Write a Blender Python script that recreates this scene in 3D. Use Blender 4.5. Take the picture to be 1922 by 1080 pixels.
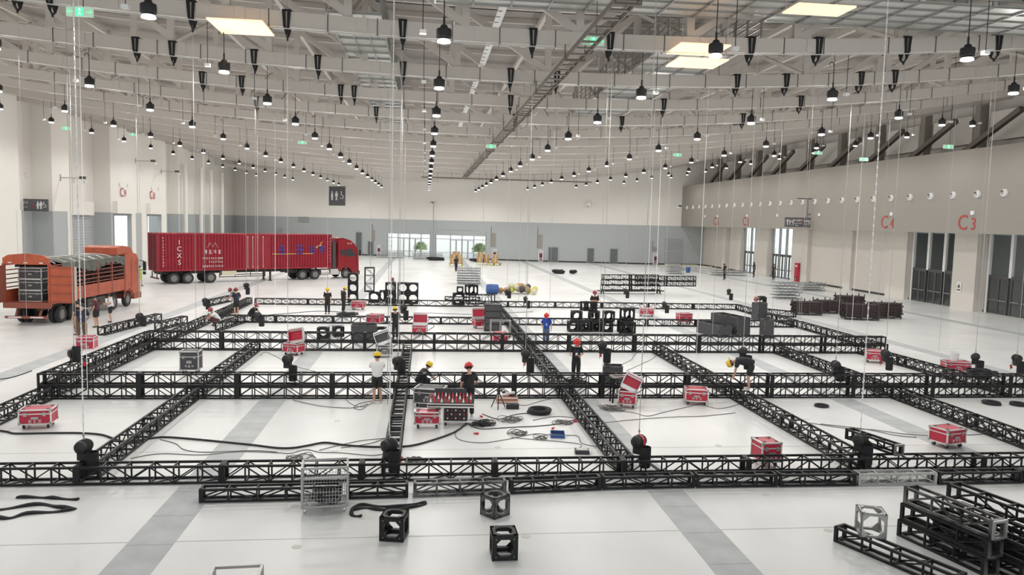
import bpy, bmesh, math, random
from mathutils import Vector, Matrix
random.seed(7)
for o in list(bpy.data.objects): bpy.data.objects.remove(o)
S = bpy.context.scene
COL = S.collection
PI = math.pi
# ------------------------------------------------------------------ camera
EYE = 6.5
yaw, pitch, roll = math.radians(6.5), math.radians(4.9), math.radians(1.4)
fw = Vector((math.sin(yaw)*math.cos(pitch), math.cos(yaw)*math.cos(pitch), -math.sin(pitch)))
rt = Vector((math.cos(yaw), -math.sin(yaw), 0)); upv = rt.cross(fw)
cr = rt*math.cos(roll) + upv*math.sin(roll); cu = -rt*math.sin(roll) + upv*math.cos(roll)
cam = bpy.data.cameras.new('camera'); cam.sensor_width = 36; cam.lens = 1440/1922*36
cam.clip_end = 600; cam.clip_start = .1
camo = bpy.data.objects.new('camera', cam); COL.objects.link(camo)
camo.matrix_world = Matrix(((cr.x, cu.x, -fw.x, 0), (cr.y, cu.y, -fw.y, 0), (cr.z, cu.z, -fw.z, EYE), (0, 0, 0, 1)))
S.camera = camo
# ------------------------------------------------------------------ world, exposure
LAMP_W = 430
SPILL_W = 150
WORLD = 1.3
w = bpy.data.worlds.new('daylight'); S.world = w; w.use_nodes = True
bg = w.node_tree.nodes['Background']; bg.inputs[0].default_value = (.93, .98, 1, 1); bg.inputs[1].default_value = WORLD  # hall end behind the camera is left open so this also fills from the front
S.view_settings.view_transform = 'Standard'; S.view_settings.look = 'None'
S.view_settings.gamma = 1; S.view_settings.use_curve_mapping = False
S.view_settings.exposure = 0.12
# ------------------------------------------------------------------ materials
MAT = {}
def mat(name, col, rough=.5, metal=0., emit=None, es=0., noise=None, bump=None, spec=None, alpha=None, trans=None):
    m = bpy.data.materials.new(name); m.use_nodes = True
    nt = m.node_tree; b = nt.nodes['Principled BSDF']
    b.inputs['Base Color'].default_value = (*col, 1); b.inputs['Roughness'].default_value = rough
    b.inputs['Metallic'].default_value = metal
    if spec is not None: b.inputs['Specular IOR Level'].default_value = spec
    if emit: b.inputs['Emission Color'].default_value = (*emit, 1); b.inputs['Emission Strength'].default_value = es
    if trans: b.inputs['Transmission Weight'].default_value = trans; b.inputs['IOR'].default_value = 1.02
    if alpha is not None: b.inputs['Alpha'].default_value = alpha
    if noise:                                   # (scale, amount, detail, stretch)
        sc, am, det, st = noise
        tc = nt.nodes.new('ShaderNodeTexCoord'); mp = nt.nodes.new('ShaderNodeMapping'); mp.inputs['Scale'].default_value = st
        nz = nt.nodes.new('ShaderNodeTexNoise'); nz.inputs['Scale'].default_value = sc; nz.inputs['Detail'].default_value = det
        rp = nt.nodes.new('ShaderNodeValToRGB')
        rp.color_ramp.elements[0].position = .3; rp.color_ramp.elements[1].position = .7
        rp.color_ramp.elements[0].color = (*[max(0, c*(1-am)) for c in col], 1)
        rp.color_ramp.elements[1].color = (*[min(1, c*(1+am)) for c in col], 1)
        nt.links.new(tc.outputs['Object'], mp.inputs[0]); nt.links.new(mp.outputs[0], nz.inputs['Vector'])
        nt.links.new(nz.outputs['Fac'], rp.inputs[0]); nt.links.new(rp.outputs[0], b.inputs['Base Color'])
    if bump:                                    # (scale, strength, axis) corrugation
        tc = nt.nodes.new('ShaderNodeTexCoord'); wv = nt.nodes.new('ShaderNodeTexWave'); wv.bands_direction = bump[2]
        wv.inputs['Scale'].default_value = bump[0]
        bp_ = nt.nodes.new('ShaderNodeBump'); bp_.inputs['Strength'].default_value = bump[1]; bp_.inputs['Distance'].default_value = .05
        nt.links.new(tc.outputs['Object'], wv.inputs['Vector']); nt.links.new(wv.outputs['Fac'], bp_.inputs['Height'])
        nt.links.new(bp_.outputs[0], b.inputs['Normal'])
    MAT[name] = m
    return m
mat('concrete', (.735, .745, .735), .33, noise=(.35, .09, 6, (1, .55, 1)), spec=.45)
mat('trench', (.45, .475, .48), .5, noise=(1.3, .14, 4, (1, 1, 1)))
mat('joint', (.52, .52, .50), .8)
mat('cap', (.6, .6, .57), .5)
mat('wall_white', (.79, .765, .72), .7)
mat('wall_warm', (.66, .62, .57), .7)
mat('wall_grey', (.42, .445, .45), .65)
mat('wall_taupe', (.31, .287, .255), .65)
mat('base_black', (.03, .03, .03), .6)
mat('deck', (.36, .335, .31), .6, bump=(2.2, .5, 'Y'))
mat('steel', (.63, .59, .55), .5)
mat('steel_dark', (.16, .14, .12), .6)
mat('dark_clip', (.05, .04, .04), .6)
mat('galv', (.62, .62, .60), .35, .6)
mat('truss', (.010, .010, .011), .5, 0, noise=(9, .5, 3, (1, 1, 1)), spec=.35)
mat('truss_worn', (.10, .10, .10), .4, .5, noise=(4, .9, 3, (1, 1, 1)))
mat('silver', (.40, .40, .39), .38, .75)
mat('black', (.018, .018, .02), .5)
mat('rubber', (.03, .03, .032), .75)
mat('black_cloth', (.02, .02, .022), .9)
mat('grey_case', (.055, .055, .06), .5)
mat('case_red', (.48, .02, .05), .4)
mat('case_edge', (.75, .74, .73), .3, .5)
mat('white', (.82, .82, .82), .5)
mat('lamp_glass', (1, 1, 1), .3, emit=(1, .97, .93), es=2.2)
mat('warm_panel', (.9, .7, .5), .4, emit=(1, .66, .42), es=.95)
mat('sign_green', (.05, .6, .25), .4, emit=(.12, .95, .4), es=.9)
mat('sign_white', (.9, .95, .9), .4, emit=(.75, 1, .8), es=1.1)
mat('sign_pale', (.5, .6, .52), .4, emit=(.35, .6, .42), es=.35)
mat('sign_dark', (.10, .10, .11), .5)
mat('letter_red', (.42, .06, .045), .5)
mat('glass', (.85, .92, .92), .03, trans=.93, alpha=.35)
mat('glass_dark', (.05, .055, .06), .04, spec=.6)
mat('frame_dark', (.07, .07, .07), .45)
mat('frame_grey', (.34, .36, .36), .45, .3)
mat('door_grey', (.12, .135, .14), .5)
mat('container', (.27, .008, .022), .42, noise=(1.2, .12, 3, (1, 1, 1)))
mat('container_dark', (.12, .02, .025), .5)
mat('cab_red', (.23, .008, .015), .3)
mat('orange', (.41, .085, .04), .45, noise=(1.5, .15, 3, (1, 1, 1)))
mat('orange_dark', (.26, .075, .05), .6)
mat('tarp', (.10, .105, .09), .75, noise=(3, .35, 3, (1, 1, 1)))
mat('chassis', (.05, .045, .04), .65)
mat('rim', (.22, .21, .2), .5, .5)
mat('blue_print', (.03, .05, .32), .5)
mat('gold_print', (.5, .3, .1), .5)
mat('white_print', (.72, .66, .66), .5)
mat('skin', (.52, .30, .21), .55)
mat('hair', (.015, .013, .012), .6)
mat('shirt_black', (.02, .02, .022), .85)
mat('shirt_white', (.78, .77, .75), .85)
mat('shirt_navy', (.025, .03, .055), .85)
mat('shirt_blue', (.02, .07, .36), .8)
mat('shirt_maroon', (.10, .03, .04), .85)
mat('shirt_grey', (.3, .3, .32), .85)
mat('trouser_black', (.022, .022, .025), .85)
mat('trouser_brown', (.13, .08, .045), .85)
mat('trouser_jeans', (.09, .13, .22), .85)
mat('hivis', (.5, .75, .06), .7, emit=(.5, .85, .05), es=.0)
mat('helmet_red', (.62, .035, .03), .3)
mat('helmet_yellow', (.75, .50, .02), .3)
mat('helmet_maroon', (.33, .05, .06), .35)
mat('shoe', (.05, .05, .05), .6)
mat('shoe_white', (.6, .6, .6), .6)
mat('wood', (.45, .28, .12), .6)
mat('carton', (.40, .25, .12), .7)
mat('yellow_green', (.6, .62, .12), .6)
mat('blue_plastic', (.04, .10, .30), .4)
mat('navy_tray', (.03, .05, .09), .4)
mat('cream', (.62, .58, .42), .6)
mat('brown_rack', (.035, .02, .02), .55)
mat('red', (.62, .02, .04), .4)
mat('tripod_brick', (.48, .2, .12), .6)
mat('chain', (.45, .44, .42), .4, .3)
mat('cable_dark', (.16, .15, .14), .5)
mat('ext_green', (.5, .68, .32), .9, noise=(.6, .5, 4, (1, 1, 1)))
mat('ext_pave', (.75, .74, .70), .8)
for n_ in ('lamp_glass', 'warm_panel', 'sign_green', 'sign_white'):
    try: MAT[n_].cycles.emission_sampling = 'NONE'
    except Exception: pass
# ------------------------------------------------------------------ mesh builder
class MB:
    def __init__(s): s.v = []; s.f = []
    def add(s, vs, fs):
        n = len(s.v); s.v += [tuple(p) for p in vs]; s.f += [tuple(i+n for i in f) for f in fs]; return s
    def box(s, c, d, m=None):
        hx, hy, hz = d[0]/2, d[1]/2, d[2]/2
        p = [Vector((sx*hx, sy*hy, sz*hz)) for sz in (-1, 1) for sy in (-1, 1) for sx in (-1, 1)]
        if m is not None: p = [m @ q for q in p]
        c = Vector(c)
        return s.add([q+c for q in p], [(0, 2, 3, 1), (4, 5, 7, 6), (0, 1, 5, 4), (2, 6, 7, 3), (0, 4, 6, 2), (1, 3, 7, 5)])
    def span(s, a, b):
        return s.box([(a[i]+b[i])/2 for i in range(3)], [abs(b[i]-a[i]) for i in range(3)])
    def bar(s, a, b, w, h=None):
        a = Vector(a); b = Vector(b); d = (b-a); L = d.length
        if L < 1e-6: return s
        d /= L; ref = Vector((0, 0, 1)) if abs(d.z) < .95 else Vector((0, 1, 0))
        x = d.cross(ref).normalized(); y = x.cross(d)
        w /= 2; h = (h/2 if h else w)
        p = [q+x*sx*w+y*sy*h for q in (a, b) for sx, sy in ((-1, -1), (1, -1), (1, 1), (-1, 1))]
        return s.add(p, [(0, 1, 2, 3), (7, 6, 5, 4), (0, 4, 5, 1), (1, 5, 6, 2), (2, 6, 7, 3), (3, 7, 4, 0)])
    def tube(s, a, b, r, n=8, r2=None, cap=True):
        a = Vector(a); b = Vector(b); d = (b-a).normalized(); r2 = r if r2 is None else r2
        ref = Vector((0, 0, 1)) if abs(d.z) < .95 else Vector((0, 1, 0))
        x = d.cross(ref).normalized(); y = x.cross(d)
        p = [q+x*math.cos(2*PI*i/n)*rr+y*math.sin(2*PI*i/n)*rr for q, rr in ((a, r), (b, r2)) for i in range(n)]
        fs = [(i, (i+1) % n, n+(i+1) % n, n+i) for i in range(n)]
        if cap: fs += [tuple(range(n-1, -1, -1)), tuple(range(n, 2*n))]
        return s.add(p, fs)
    def path(s, pts, r, n=5, closed=False):
        pts = [Vector(p) for p in pts]; N = len(pts); vs = []
        for i, p in enumerate(pts):
            a = pts[(i-1) % N] if (closed or i) else p; b = pts[(i+1) % N] if (closed or i < N-1) else p
            d = (b-a); d = d.normalized() if d.length > 1e-9 else Vector((1, 0, 0))
            ref = Vector((0, 0, 1)) if abs(d.z) < .95 else Vector((0, 1, 0))
            x = d.cross(ref).normalized(); y = x.cross(d)
            vs += [p+x*math.cos(2*PI*k/n)*r+y*math.sin(2*PI*k/n)*r for k in range(n)]
        M = N if closed else N-1
        fs = [(i*n+k, i*n+(k+1) % n, ((i+1) % N)*n+(k+1) % n, ((i+1) % N)*n+k) for i in range(M) for k in range(n)]
        if not closed: fs += [tuple(range(n-1, -1, -1)), tuple(range((N-1)*n, N*n))]
        return s.add(vs, fs)
    def lathe(s, prof, n=12, c=(0, 0, 0), axis='z', cap=True):
        c = Vector(c); vs = []
        for r, z in prof:
            for i in range(n):
                a = 2*PI*i/n; p = (r*math.cos(a), r*math.sin(a), z)
                p = {'z': p, 'x': (p[2], p[0], p[1]), 'y': (p[1], p[2], p[0])}[axis]
                vs.append(Vector(p)+c)
        fs = [(j*n+i, j*n+(i+1) % n, (j+1)*n+(i+1) % n, (j+1)*n+i) for j in range(len(prof)-1) for i in range(n)]
        if cap:
            if prof[0][0] > 1e-6: fs.append(tuple(range(n-1, -1, -1)))
            if prof[-1][0] > 1e-6: fs.append(tuple((len(prof)-1)*n+i for i in range(n)))
        return s.add(vs, fs)
    def prism(s, poly, y0, y1, plane='xz'):
        def P(a, b, t): return {'xz': (a, t, b), 'yz': (t, a, b), 'xy': (a, b, t)}[plane]
        n = len(poly)
        vs = [P(a, b, y0) for a, b in poly]+[P(a, b, y1) for a, b in poly]
        fs = [tuple(range(n)), tuple(range(2*n-1, n-1, -1))]+[(i, n+i, n+(i+1) % n, (i+1) % n) for i in range(n)]
        return s.add(vs, fs)
    def mesh(s, name, m, smooth=False):
        me = bpy.data.meshes.new(name); me.from_pydata(s.v, [], s.f)
        bm = bmesh.new(); bm.from_mesh(me); bmesh.ops.recalc_face_normals(bm, faces=bm.faces); bm.to_mesh(me); bm.free()
        me.materials.append(MAT[m])
        if smooth:
            me.polygons.foreach_set('use_smooth', [True]*len(me.polygons))
            try: me.set_sharp_from_angle(angle=math.radians(40))
            except Exception: pass
        me.update(); return me
def link(name, me, parent=None, loc=None, rot=None, scale=None):
    o = bpy.data.objects.new(name, me); COL.objects.link(o)
    if parent is not None: o.parent = parent
    if loc is not None: o.location = loc
    if rot is not None: o.rotation_euler = rot
    if scale is not None: o.scale = scale
    return o
def part(name, mb, m, parent, loc=None, rot=None, smooth=False, label=None):
    o = link(name, mb.mesh(name, m, smooth) if isinstance(mb, MB) else mb, parent, loc, rot)
    if label: o['label'] = label
    return o
def tag(o, label, cat, group=None, kind=None):
    o['label'] = label; o['category'] = cat
    if group: o['group'] = group
    if kind: o['kind'] = kind
    return o
def thing(name, label, cat, loc=(0, 0, 0), rz=0, group=None, kind=None):
    o = bpy.data.objects.new(name, None); COL.objects.link(o); o.empty_display_size = .2
    o.location = loc; o.rotation_euler = (0, 0, rz)
    return tag(o, label, cat, group, kind)
def struct(name, mb, m, label=None, smooth=False):
    o = part(name, mb, m, None, smooth=smooth); o['kind'] = 'structure'
    if label: o['label'] = label
    return o
def copy_tree(o, parent=None):
    c = o.copy(); COL.objects.link(c); c.parent = parent
    for ch in o.children: copy_tree(ch, c)
    return c
_TMP = bpy.data.scenes.new('mesh_workshop')
def bake(o):                                 # evaluate one curve or skinned object in a scene of its own
    _TMP.collection.objects.link(o); vl = _TMP.view_layers[0]; vl.update(); dg = vl.depsgraph
    me = bpy.data.meshes.new_from_object(o.evaluated_get(dg)); bpy.data.objects.remove(o)
    return me
def text_mesh(body, size, m, depth=.01, align='CENTER'):
    cu_ = bpy.data.curves.new('lettering', 'FONT'); cu_.body = body; cu_.size = size; cu_.extrude = depth
    cu_.align_x = align; cu_.align_y = 'CENTER'; cu_.resolution_u = 3
    o = bpy.data.objects.new('lettering', cu_); me = bake(o); bpy.data.curves.remove(cu_)
    me.materials.clear(); me.materials.append(MAT[m]); me.name = 'lettering'
    return me
# ================================================================== THE SETTING
XL, XF, XR, ZB = -36., 42., 46., 6.45        # left wall, right fascia, right wall, colour break height
def yb(x): return 123.5+.004*(46-x)**2       # gently curved back wall
def zroof(x): return 12.8+(.0026 if x > 5 else .0019)*(x-5)**2     # sagging underside of the roof beams
fl = struct('floor', MB().span((-42, -8, -.3), (54, 152, 0)), 'concrete')
# trench cover plates and saw-cut joints of the floor
plate = MB().span((-.45, -.74, 0), (.45, .74, .006)).mesh('trench_cover', 'trench')
for sx in (-16.3, -5.3, 5.95, 16.0, 27.2, 38.6):
    y = 11.5
    for k in range(36):
        link('trench_cover', plate, fl, (sx, y, 0))
        y += 1.5
    part('trench_strip', MB().span((sx-.45, y-.7, 0), (sx+.45, yb(sx)-1, .006)), 'trench', fl)
jm = MB().span((-42, -.012, 0), (50, .012, .003)).mesh('floor_joint', 'joint')
for k in range(10): link('floor_joint', jm, fl, (0, 15.4+6*k, 0))
capm = MB().lathe([(.1, 0), (.1, .004), (.07, .008), (0, .008)], 12).mesh('socket_cap', 'cap', True)
for x in (-2.6, 2.0, 8.6, 13.2):
    for y in (15.0, 17.2, 21.3, 24.6):
        link('socket_cap', capm, fl, (x+.25*math.sin(y), y+.3*math.cos(x*3), 0))
# ---------------------------------------------------------------- back wall (curved), lower grey and upper white
def bstrip(x0, x1, z0, z1, n, off0=0., th=.4):
    mb = MB()
    for i in range(n):
        a = x0+(x1-x0)*i/n; b = x0+(x1-x0)*(i+1)/n
        pa, pb = yb(a)-off0, yb(b)-off0
        vs = [(a, pa, z0), (b, pb, z0), (b, pb, z1), (a, pa, z1), (a, pa+th, z0), (b, pb+th, z0), (b, pb+th, z1), (a, pa+th, z1)]
        mb.add(vs, [(0, 1, 2, 3), (5, 4, 7, 6), (3, 2, 6, 7), (1, 0, 4, 5), (0, 3, 7, 4), (2, 1, 5, 6)])
    return mb
OP = [(-6.6, .85, 4.9), (1.7, 10.1, 4.85)]
lower = MB()
for a, b, z0 in [(-37, -6.6, 0), (-6.6, .85, 4.9), (.85, 1.7, 0), (1.7, 10.1, 4.85), (10.1, 46.4, 0)]:
    q = bstrip(a, b, z0, ZB, max(1, int((b-a)/2.2))); lower.add(q.v, q.f)
struct('wall_back', lower, 'wall_grey')
struct('wall_back_upper', bstrip(-37, 48.9, ZB, 22, 36), 'wall_white')
for a, b in ((-36, -6.7), (10.2, 45.9)):
    bb = struct('baseboard_back' if a < 0 else 'baseboard_back_side', bstrip(a, b, 0, .22, 14, .03, .03), 'base_black')
def bw(x, z=0., off=0.):                      # location and turn of something mounted on the back wall
    return (x, yb(x)-off, z), -math.atan(.008*(46-x))
# glazed entrances of the back wall
gl_no = 0
for (a, b, zt), (d0, d1) in zip(OP, ((-4.85, -.6), (4.1, 8.2))):
    gl_no += 1
    (cx, cy, _), rz = bw((a+b)/2); W = (b-a)/math.cos(rz)
    win = thing('window_%d' % gl_no, 'glazed entrance screen of the back wall', 'window', (cx, cy+.2, 0), rz); del win['category']; win['kind'] = 'structure'
    f = MB()
    xs = [-W/2+.06, (d0-(a+b)/2), (d0+d1)/2-(a+b)/2, (d1-(a+b)/2), W/2-.06]
    gt = zt-.85
    for x in xs: f.bar((x, 0, 0), (x, 0, gt), .14)
    for z in (gt, 3.3): f.bar((-W/2, 0, z), (W/2, 0, z), .12)
    f.bar((-W/2, 0, 1.0), (xs[1], 0, 1.0), .06); f.bar((xs[3], 0, 1.0), (W/2, 0, 1.0), .06)
    part('frame', f, 'frame_grey', win)
    part('header', MB().span((-W/2, -.1, gt), (W/2, .15, zt)), 'wall_grey', win)
    for i in range(4): part('pane', MB().span((xs[i]+.07, -.01, 3.36), (xs[i+1]-.07, .01, gt-.06)), 'glass', win)
    for i in (0, 3): part('pane', MB().span((xs[i]+.07, -.01, .02), (xs[i+1]-.07, .01, 3.24)), 'glass', win)
    for i in range(4):
        w0 = (xs[3]-xs[1])/4; x0 = xs[1]+i*w0
        dl = MB()
        for x in (x0+.06, x0+w0-.06): dl.bar((x, -.03, 0), (x, -.03, 3.2), .1, .06)
        for z in (.12, 1.05, 3.15): dl.bar((x0, -.03, z), (x0+w0, -.03, z), .06, .1)
        d = part('door_leaf', dl, 'frame_grey', win); part('pane', MB().span((x0+.1, -.04, .15), (x0+w0-.1, -.02, 3.1)), 'glass', d)
# steel doors, hose cabinets and louvres of the back wall
dn = 0
def back_door(x, w_, h):
    global dn
    dn += 1; p, rz = bw(x, 0, .02)
    d = thing('door_%d' % dn, 'dark grey steel door of the back wall', 'door', p, rz); del d['category']; d['kind'] = 'structure'
    part('leaf', MB().span((-w_/2, -.05, 0), (w_/2, .02, h)), 'door_grey', d)
    fr = MB()
    for s_ in (-1, 1): fr.bar((s_*w_/2, -.06, 0), (s_*w_/2, -.06, h), .08)
    fr.bar((-w_/2, -.06, h), (w_/2, -.06, h), .08); part('frame', fr, 'frame_grey', d)
    part('handle', MB().bar((w_*.35, -.12, 1.05), (w_*.35-.2, -.12, 1.05), .05), 'silver', d)
for x, w_, h in ((-9.5, 1.0, 2.5), (-11.6, 1.1, 4.0), (21.1, 1.6, 2.45), (27.2, 1.1, 2.45), (31.0, 1.25, 2.45)): back_door(x, w_, h)
CAB = [('back', -7.95, 'beside the glazed entrance nearest the red lorry'), ('back', 11.6, 'right of the glazed entrances below a tall wall slot'),
       ('back', 19.1, 'beside a grey steel door of the back wall'), ('back', 37.9, 'on the back wall close to the louvred panel')]
def hose_cabinet(label, loc, rz, sc=1., m='white'):
    c = thing('hose_cabinet', label, 'cabinet', loc, rz); h = 1.8*sc; w_ = .78*sc
    part('body', MB().span((-w_/2, -.2, .05), (w_/2, 0, .05+h)), m, c)
    part('door', MB().span((-w_*.33, -.23, .62*sc), (w_*.33, -.2, h-.12)), 'container_dark' if m == 'white' else 'case_red', c)
    part('door', MB().span((-w_*.33, -.23, .14), (w_*.33, -.2, .52*sc)), 'container_dark', c)
    ic = MB().box((0, -.24, .33*sc), (w_*.28, .01, .04)); ic.box((-.1, -.24, .26*sc), (.04, .01, .16)); ic.box((.1, -.24, .26*sc), (.04, .01, .16))
    part('pictogram', ic, 'white', c)
    part('label_plate', MB().span((-w_*.22, -.245, h-.42), (w_*.22, -.23, h-.2)), 'white', c)
for k, x, t in CAB:
    p, rz = bw(x, 0, .02); hose_cabinet('white and red fire hose cabinet '+t, p, rz)
for x, z0, z1, w_ in ((-9.0, 2.6, 4.5, .5), (11.3, 2.2, 4.5, .75), (18.9, 2.2, 4.5, .75), (37.8, 2.2, 2.9, .8)):
    p, rz = bw(x, 0, .02)
    s_ = thing('trim_%d' % (10+int(x+10)), 'tall slot in the back wall', 'trim', p, rz); del s_['category']; s_['kind'] = 'structure'
    part('slot_side', MB().span((-w_/2-.06, -.04, z0), (-w_/2, 0, z1+1.0)), 'frame_dark', s_)
    part('slot_face', MB().span((-w_/2, -.03, z0), (w_/2, 0, z1)), 'wall_taupe', s_)
def louvre(name, label, loc, rz, w_, h, n):
    l = thing(name, label, 'louvre', loc, rz); l['kind'] = 'structure'; del l['category']
    part('backing', MB().span((-w_/2, -.02, 0), (w_/2, 0, h)), 'wall_grey', l)
    sl = MB().box((0, 0, 0), (w_, .1, .04), Matrix.Rotation(.6, 3, 'X')).mesh('slat', 'wall_grey')
    for i in range(n): link('slat', sl, l, (0, -.06, h*(i+.5)/n))
p, rz = bw(-21.9, 5.5, .02); louvre('trim_30', 'grey louvre high on the back wall', p, rz, 2.4, 1.0, 6)
p, rz = bw(40.9, 2.5, .02); louvre('trim_31', 'grey louvre bank at the right end of the back wall', p, rz, 3.0, 1.9, 8)
p, rz = bw(40.9, .3, .02); louvre('trim_32', 'lower white louvre bank of the back wall', p, rz, 3.0, 2.0, 8)
p, rz = bw(-26.4, 3.2, .02); louvre('trim_33', 'small grey louvre behind the red trailer', p, rz, 1.2, 1.2, 5)
# ---------------------------------------------------------------- right wall: fascia, soffit, lower wall with glazed doors
struct('wall_right_fascia', MB().span((XF, -8, ZB), (XF+.3, 123.6, 13.0)), 'wall_taupe')
struct('wall_right_soffit', MB().span((XF+.3, -8, ZB), (XR+.3, 123.6, ZB+.2)), 'wall_white')
struct('wall_right_ledge', MB().span((XF+.3, -8, 12.8), (XR+2.4, 123.6, 13.0)), 'wall_taupe')
RO = [(42.0, 50.2), (50.8, 58.4), (61.4, 68.3), (92.1, 98.0), (102.6, 107.1)]
rw = MB(); y = -8.
for a, b in RO: rw.span((XR, y, 0), (XR+.3, a, ZB)); y = b
rw.span((XR, y, 0), (XR+.3, 124.2, ZB))
struct('wall_right', rw, 'wall_warm')
bbr = MB(); y = -8.
for a, b in RO: bbr.span((XR-.02, y, 0), (XR, a, .2)); y = b
bbr.span((XR-.02, y, 0), (XR, 123.4, .2)); struct('baseboard_right', bbr, 'base_black')
pr = MB()
for a, b, d in ((58.5, 61.3, .9), (50.25, 50.75, .5), (68.4, 71.5, .5), (78.2, 79.6, .35), (98.2, 102.3, .6), (107.3, 108.6, .5), (112.5, 113.6, .7), (87.6, 91.6, .45)):
    pr.span((XR-d, a, 0), (XR, b, ZB))
struct('trim_1', pr, 'wall_warm', 'pilasters of the right wall')
struct('wall_right_upper', MB().span((XR+2.2, -8, 13.0), (XR+2.5, 124.2, 22)), 'wall_white')
# clerestory columns, panels and raking braces above the fascia
colm = MB().span((-.35, -.35, 0), (.35, .35, 6)).mesh('column', 'wall_taupe')
brm = MB().bar((0, 3.2, 0), (0, -3.2, 2.9), .4, .4).mesh('raking_brace', 'steel_dark')
pnm = MB().span((-.1, -2.6, 0), (.1, 2.6, 2.4)).mesh('panel', 'wall_white')
cl = thing('trim_2', 'columns, white panels and raking braces above the right fascia', 'trim'); del cl['category']; cl['kind'] = 'structure'
for k in range(13):
    y = 28.5+7.3*k
    link('column', colm, cl, (XR+.6, y+3.4, 13)); link('raking_brace', brm, cl, (XR-1.2, y, 13.1), (0, 0, 0))
    link('panel', pnm, cl, (XR+.9, y, 14.2))
# glazed doors of the right wall
def wall_glazing(a, b, no, lit):
    w3 = thing('window_%d' % no, 'tall glazed doorway of the right wall', 'window', (XR+.12, (a+b)/2, 0)); del w3['category']; w3['kind'] = 'structure'
    L = b-a; n = 4 if L > 5 else 3
    ys = [-L/2+.1+(L-.2)*i/(n-1 if n == 4 else n-1) for i in range(n)]
    mu = MB()
    for y_ in ys: mu.span((-.12, y_-.14, 0 if y_ in (ys[0], ys[-1]) else 3.0), (.12, y_+.14, ZB))
    part('mullion', mu, 'white' if not lit else 'frame_grey', w3)
    part('transom', MB().span((-.1, -L/2, 2.95), (.1, L/2, 3.12)), 'frame_dark', w3)
    g = 'glass'
    for i in range(n-1):
        part('pane', MB().span((-.01, ys[i]+.14, 3.12), (.01, ys[i+1]-.14, ZB)), g, w3)
        y0, y1 = ys[i]+.14, ys[i+1]-.14; hw = (y1-y0)/2
        for j in range(2):
            q0 = y0+j*hw; fr = MB()
            for y_ in (q0+.06, q0+hw-.06): fr.bar((-.03, y_, 0), (-.03, y_, 2.95), .1, .12)
            for z in (.1, 1.1, 2.88): fr.bar((-.03, q0, z), (-.03, q0+hw, z), .07, .12)
            d = part('door_leaf', fr, 'frame_dark', w3)
            part('pane', MB().span((-.04, q0+.1, .15), (-.02, q0+hw-.1, 2.8)), g, d)
            part('push_bar', MB().bar((-.1, q0+.12, 1.1), (-.1, q0+hw-.12, 1.1), .05), 'silver', d)
for i, (a, b) in enumerate(RO): wall_glazing(a, b, 3+i, i > 2)
# lobby box added behind the nearer glazed doors to darken the view through them
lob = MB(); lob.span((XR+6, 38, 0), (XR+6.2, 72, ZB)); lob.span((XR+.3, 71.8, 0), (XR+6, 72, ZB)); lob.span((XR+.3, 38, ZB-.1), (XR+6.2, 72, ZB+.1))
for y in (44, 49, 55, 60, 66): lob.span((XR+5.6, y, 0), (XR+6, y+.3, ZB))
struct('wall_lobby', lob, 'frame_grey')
# cabinet, vents, letters on the right side
hose_cabinet('tall red fire hose cabinet against the right wall by a glazed doorway', (XR-.5, 89.6, 0), -PI/2, 1.25, 'case_red')
noz = MB().lathe([(.30, 0), (.30, -.05), (.26, -.16), (.17, -.20), (.15, -.1)], 20).mesh('rim', 'white', True)
noz2 = MB().lathe([(.15, -.12), (.15, -.24), (.09, -.30), (0, -.30)], 14).mesh('spout', 'galv', True)
noz3 = MB().lathe([(.10, -.305), (0, -.306)], 12).mesh('throat', 'black')
for k in range(28):
    y = 46.6+2.75*k
    t = thing('jet_nozzle', 'round white air jet nozzle in the row along the taupe fascia', 'air vent', (XF, y, 9.48), 0, 'air jet nozzles along the right fascia')
    t.rotation_euler = (0, PI/2, 0)
    link('rim', noz, t); link('spout', noz2, t, (0, 0, 0), (.0, .35, .35)); link('throat', noz3, t, (0, 0, 0), (.0, .35, .35))
dm = MB().box((0, 0, 0), (.14, .3, .3)).mesh('sensor', 'white')
for y in (55.2, 65.6, 78.5, 88.4, 97.2, 107.5, 112.5):
    o = link('wall_sensor', dm, None, (XF-.07, y, 8.05)); tag(o, 'small white square sensor box on the taupe fascia below the nozzles', 'sensor', 'sensor boxes on the right fascia')
def letters(txt, loc, rot, size, label, m='letter_red'):
    t = thing('wall_letters', label, 'sign', loc); t.rotation_euler = rot
    part('letter', text_mesh(txt[0], size, m), m, t, (-.35*size, 0, 0))
    part('numeral', text_mesh(txt[1], size*.8, m), m, t, (.35*size, -.06*size, 0))
for txt, y in (('C3', 55.7), ('C4', 66.1), ('C5', 97.5), ('C6', 108.)):
    letters(txt, (XF-.02, y, 7.25), (PI/2, 0, -PI/2), 1.7, 'red %s lettering on the taupe fascia above a doorway' % txt)
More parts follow.
